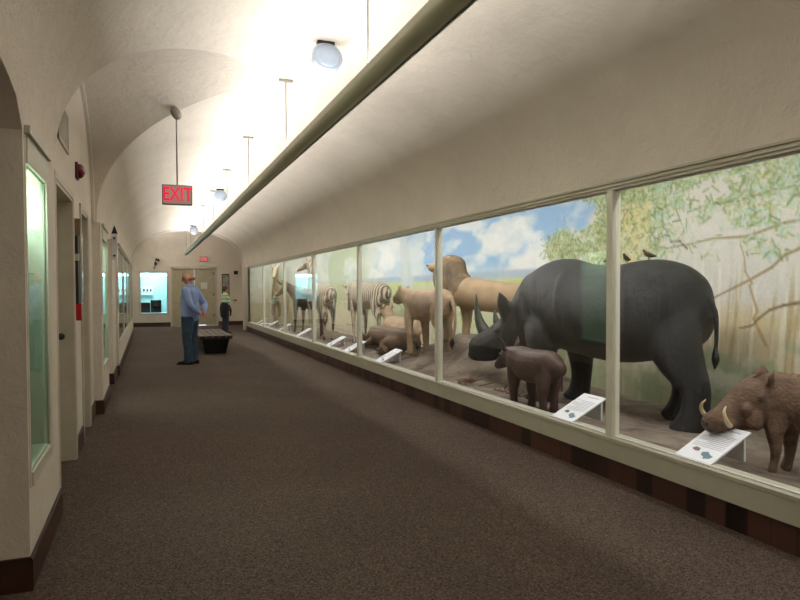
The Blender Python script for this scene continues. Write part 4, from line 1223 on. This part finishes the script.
def man_hair(e, T):
    m = MB()
    for s in (1, -1):
        m.ball((-.055, .05 * s, 1.63), (.042, .03, .035))
    m.ball((-.085, 0, 1.62), (.022, .05, .035))
    m.xf(T).build('hair_fringe', mat('grey_hair', (170, 138, 122), .9), e, smooth=True)


a_man = [((-.14, .27, 1.14), (-.21, .07, .97), (-.15, -1, -.25), (-1, 0, .2)), ((-.14, -.27, 1.14), (-.22, -.08, .99), (-.15, 1, -.25), (-1, 0, .2))]
person('bald man in blue shirt and jeans standing with hands clasped behind his back', (.77, 13.4, 0), R(150), 1.79, a_man, man_clothes, man_hair, 14, build=1.1).scale = (1.12, 1.12, 1.02)

stripe = NT('striped_top'); v = stripe.coords(); sp = stripe.n('ShaderNodeSeparateXYZ'); stripe.l(v, sp.inputs[0])
mm = stripe.n('ShaderNodeMath', operation='MULTIPLY'); stripe.l(sp.outputs[2], mm.inputs[0]); mm.inputs[1].default_value = 7.5
fr = stripe.n('ShaderNodeMath', operation='FRACT'); stripe.l(mm.outputs[0], fr.inputs[0])
r_ = stripe.ramp(fr.outputs[0], [(0, (240, 246, 246)), (.4, (240, 246, 246)), (.45, (70, 196, 200)), (.72, (70, 196, 200)), (.76, (214, 226, 110)), (1, (214, 226, 110))])
stripe.l(r_, stripe.b.inputs['Base Color'])


def woman_clothes(e, arms):
    s_ = MB(); s_.tube([(0, 0, .98), (0, 0, 1.06), (.01, 0, 1.18), (.01, 0, 1.3), (-.01, 0, 1.42), (-.01, 0, 1.47)], [(.135, .17), (.13, .165), (.135, .16), (.14, .165), (.11, .18), (.07, .10)], n=20)
    for s, (el, wr, hdr, pal) in zip((1, -1), arms):
        sh = (-.01, .165 * s, 1.41)
        s_.tube([sh, tuple((Vector(sh) + Vector(el)) / 2), el, tuple(Vector(el).lerp(Vector(wr), .6))], [.072, .064, .054, .042], n=12)
    s_.build('striped_top', stripe.m, e, smooth=True, remesh=.012, smooth_it=2)
    navy = mat('navy_trousers', (32, 34, 54), .8)
    trousers(e, navy, .95, 1.0)
    j = MB(); j.tube([(-.02, 0, 1.05), (-.03, 0, .9), (-.06, 0, .68)], [(.155, .2), (.17, .215), (.12, .2)], n=18)
    j.tube([(.12, .08, 1.02), (.17, .14, .85), (.15, .16, .66)], [.04, .04, .03]).tube([(.12, -.08, 1.02), (.17, -.1, .85), (.15, -.12, .66)], [.04, .04, .03]).ball((.15, 0, 1.02), (.05, .07, .04))
    j.build('tied_jacket', mat('dark_jacket', (26, 26, 34), .8), e, smooth=True, remesh=.012, smooth_it=2)
    shoes(e, mat('purple_shoe', (66, 44, 60), .6))


def woman_hair(e, T):
    MB().ball((-.012, 0, 1.675), (.108, .090, .09), 18, 12).ball((-.05, 0, 1.62), (.07, .082, .075), 16, 10).xf(T).build('hair', mat('brown_hair', (96, 74, 60), .9, (70, 54, 44), 20), e, smooth=True, remesh=.01)


a_w = [((.08, .23, 1.14), (.28, .07, 1.20), (1, -.2, .2), (0, -1, .1)), ((.08, -.23, 1.14), (.28, -.07, 1.17), (1, .2, .1), (0, 1, .1))]
pw = person('person in a teal and yellow striped top with a dark jacket tied at the waist', (2.42, 22.5, 0), R(18), 1.56, a_w, woman_clothes, woman_hair, 18)
e = empty('hand_camera', (0, 0, 0)); tag(e, 'small dark camera held in the hands of the person in the striped top', 'camera')
MB().box(-.012, .018, -.05, .05, 0, .065).build('case', M['dark'], e, bevel=.004); MB().tube([(.018, 0, .033), (.04, 0, .033)], [.022, .02], sub=1, ref=(0, 1, 0)).build('lens', M['steel'], e)
bpy.context.view_layer.update()
e.location = pw.matrix_world @ Vector((.41, 0, 1.19)); e.rotation_euler = (0, 0, R(18))
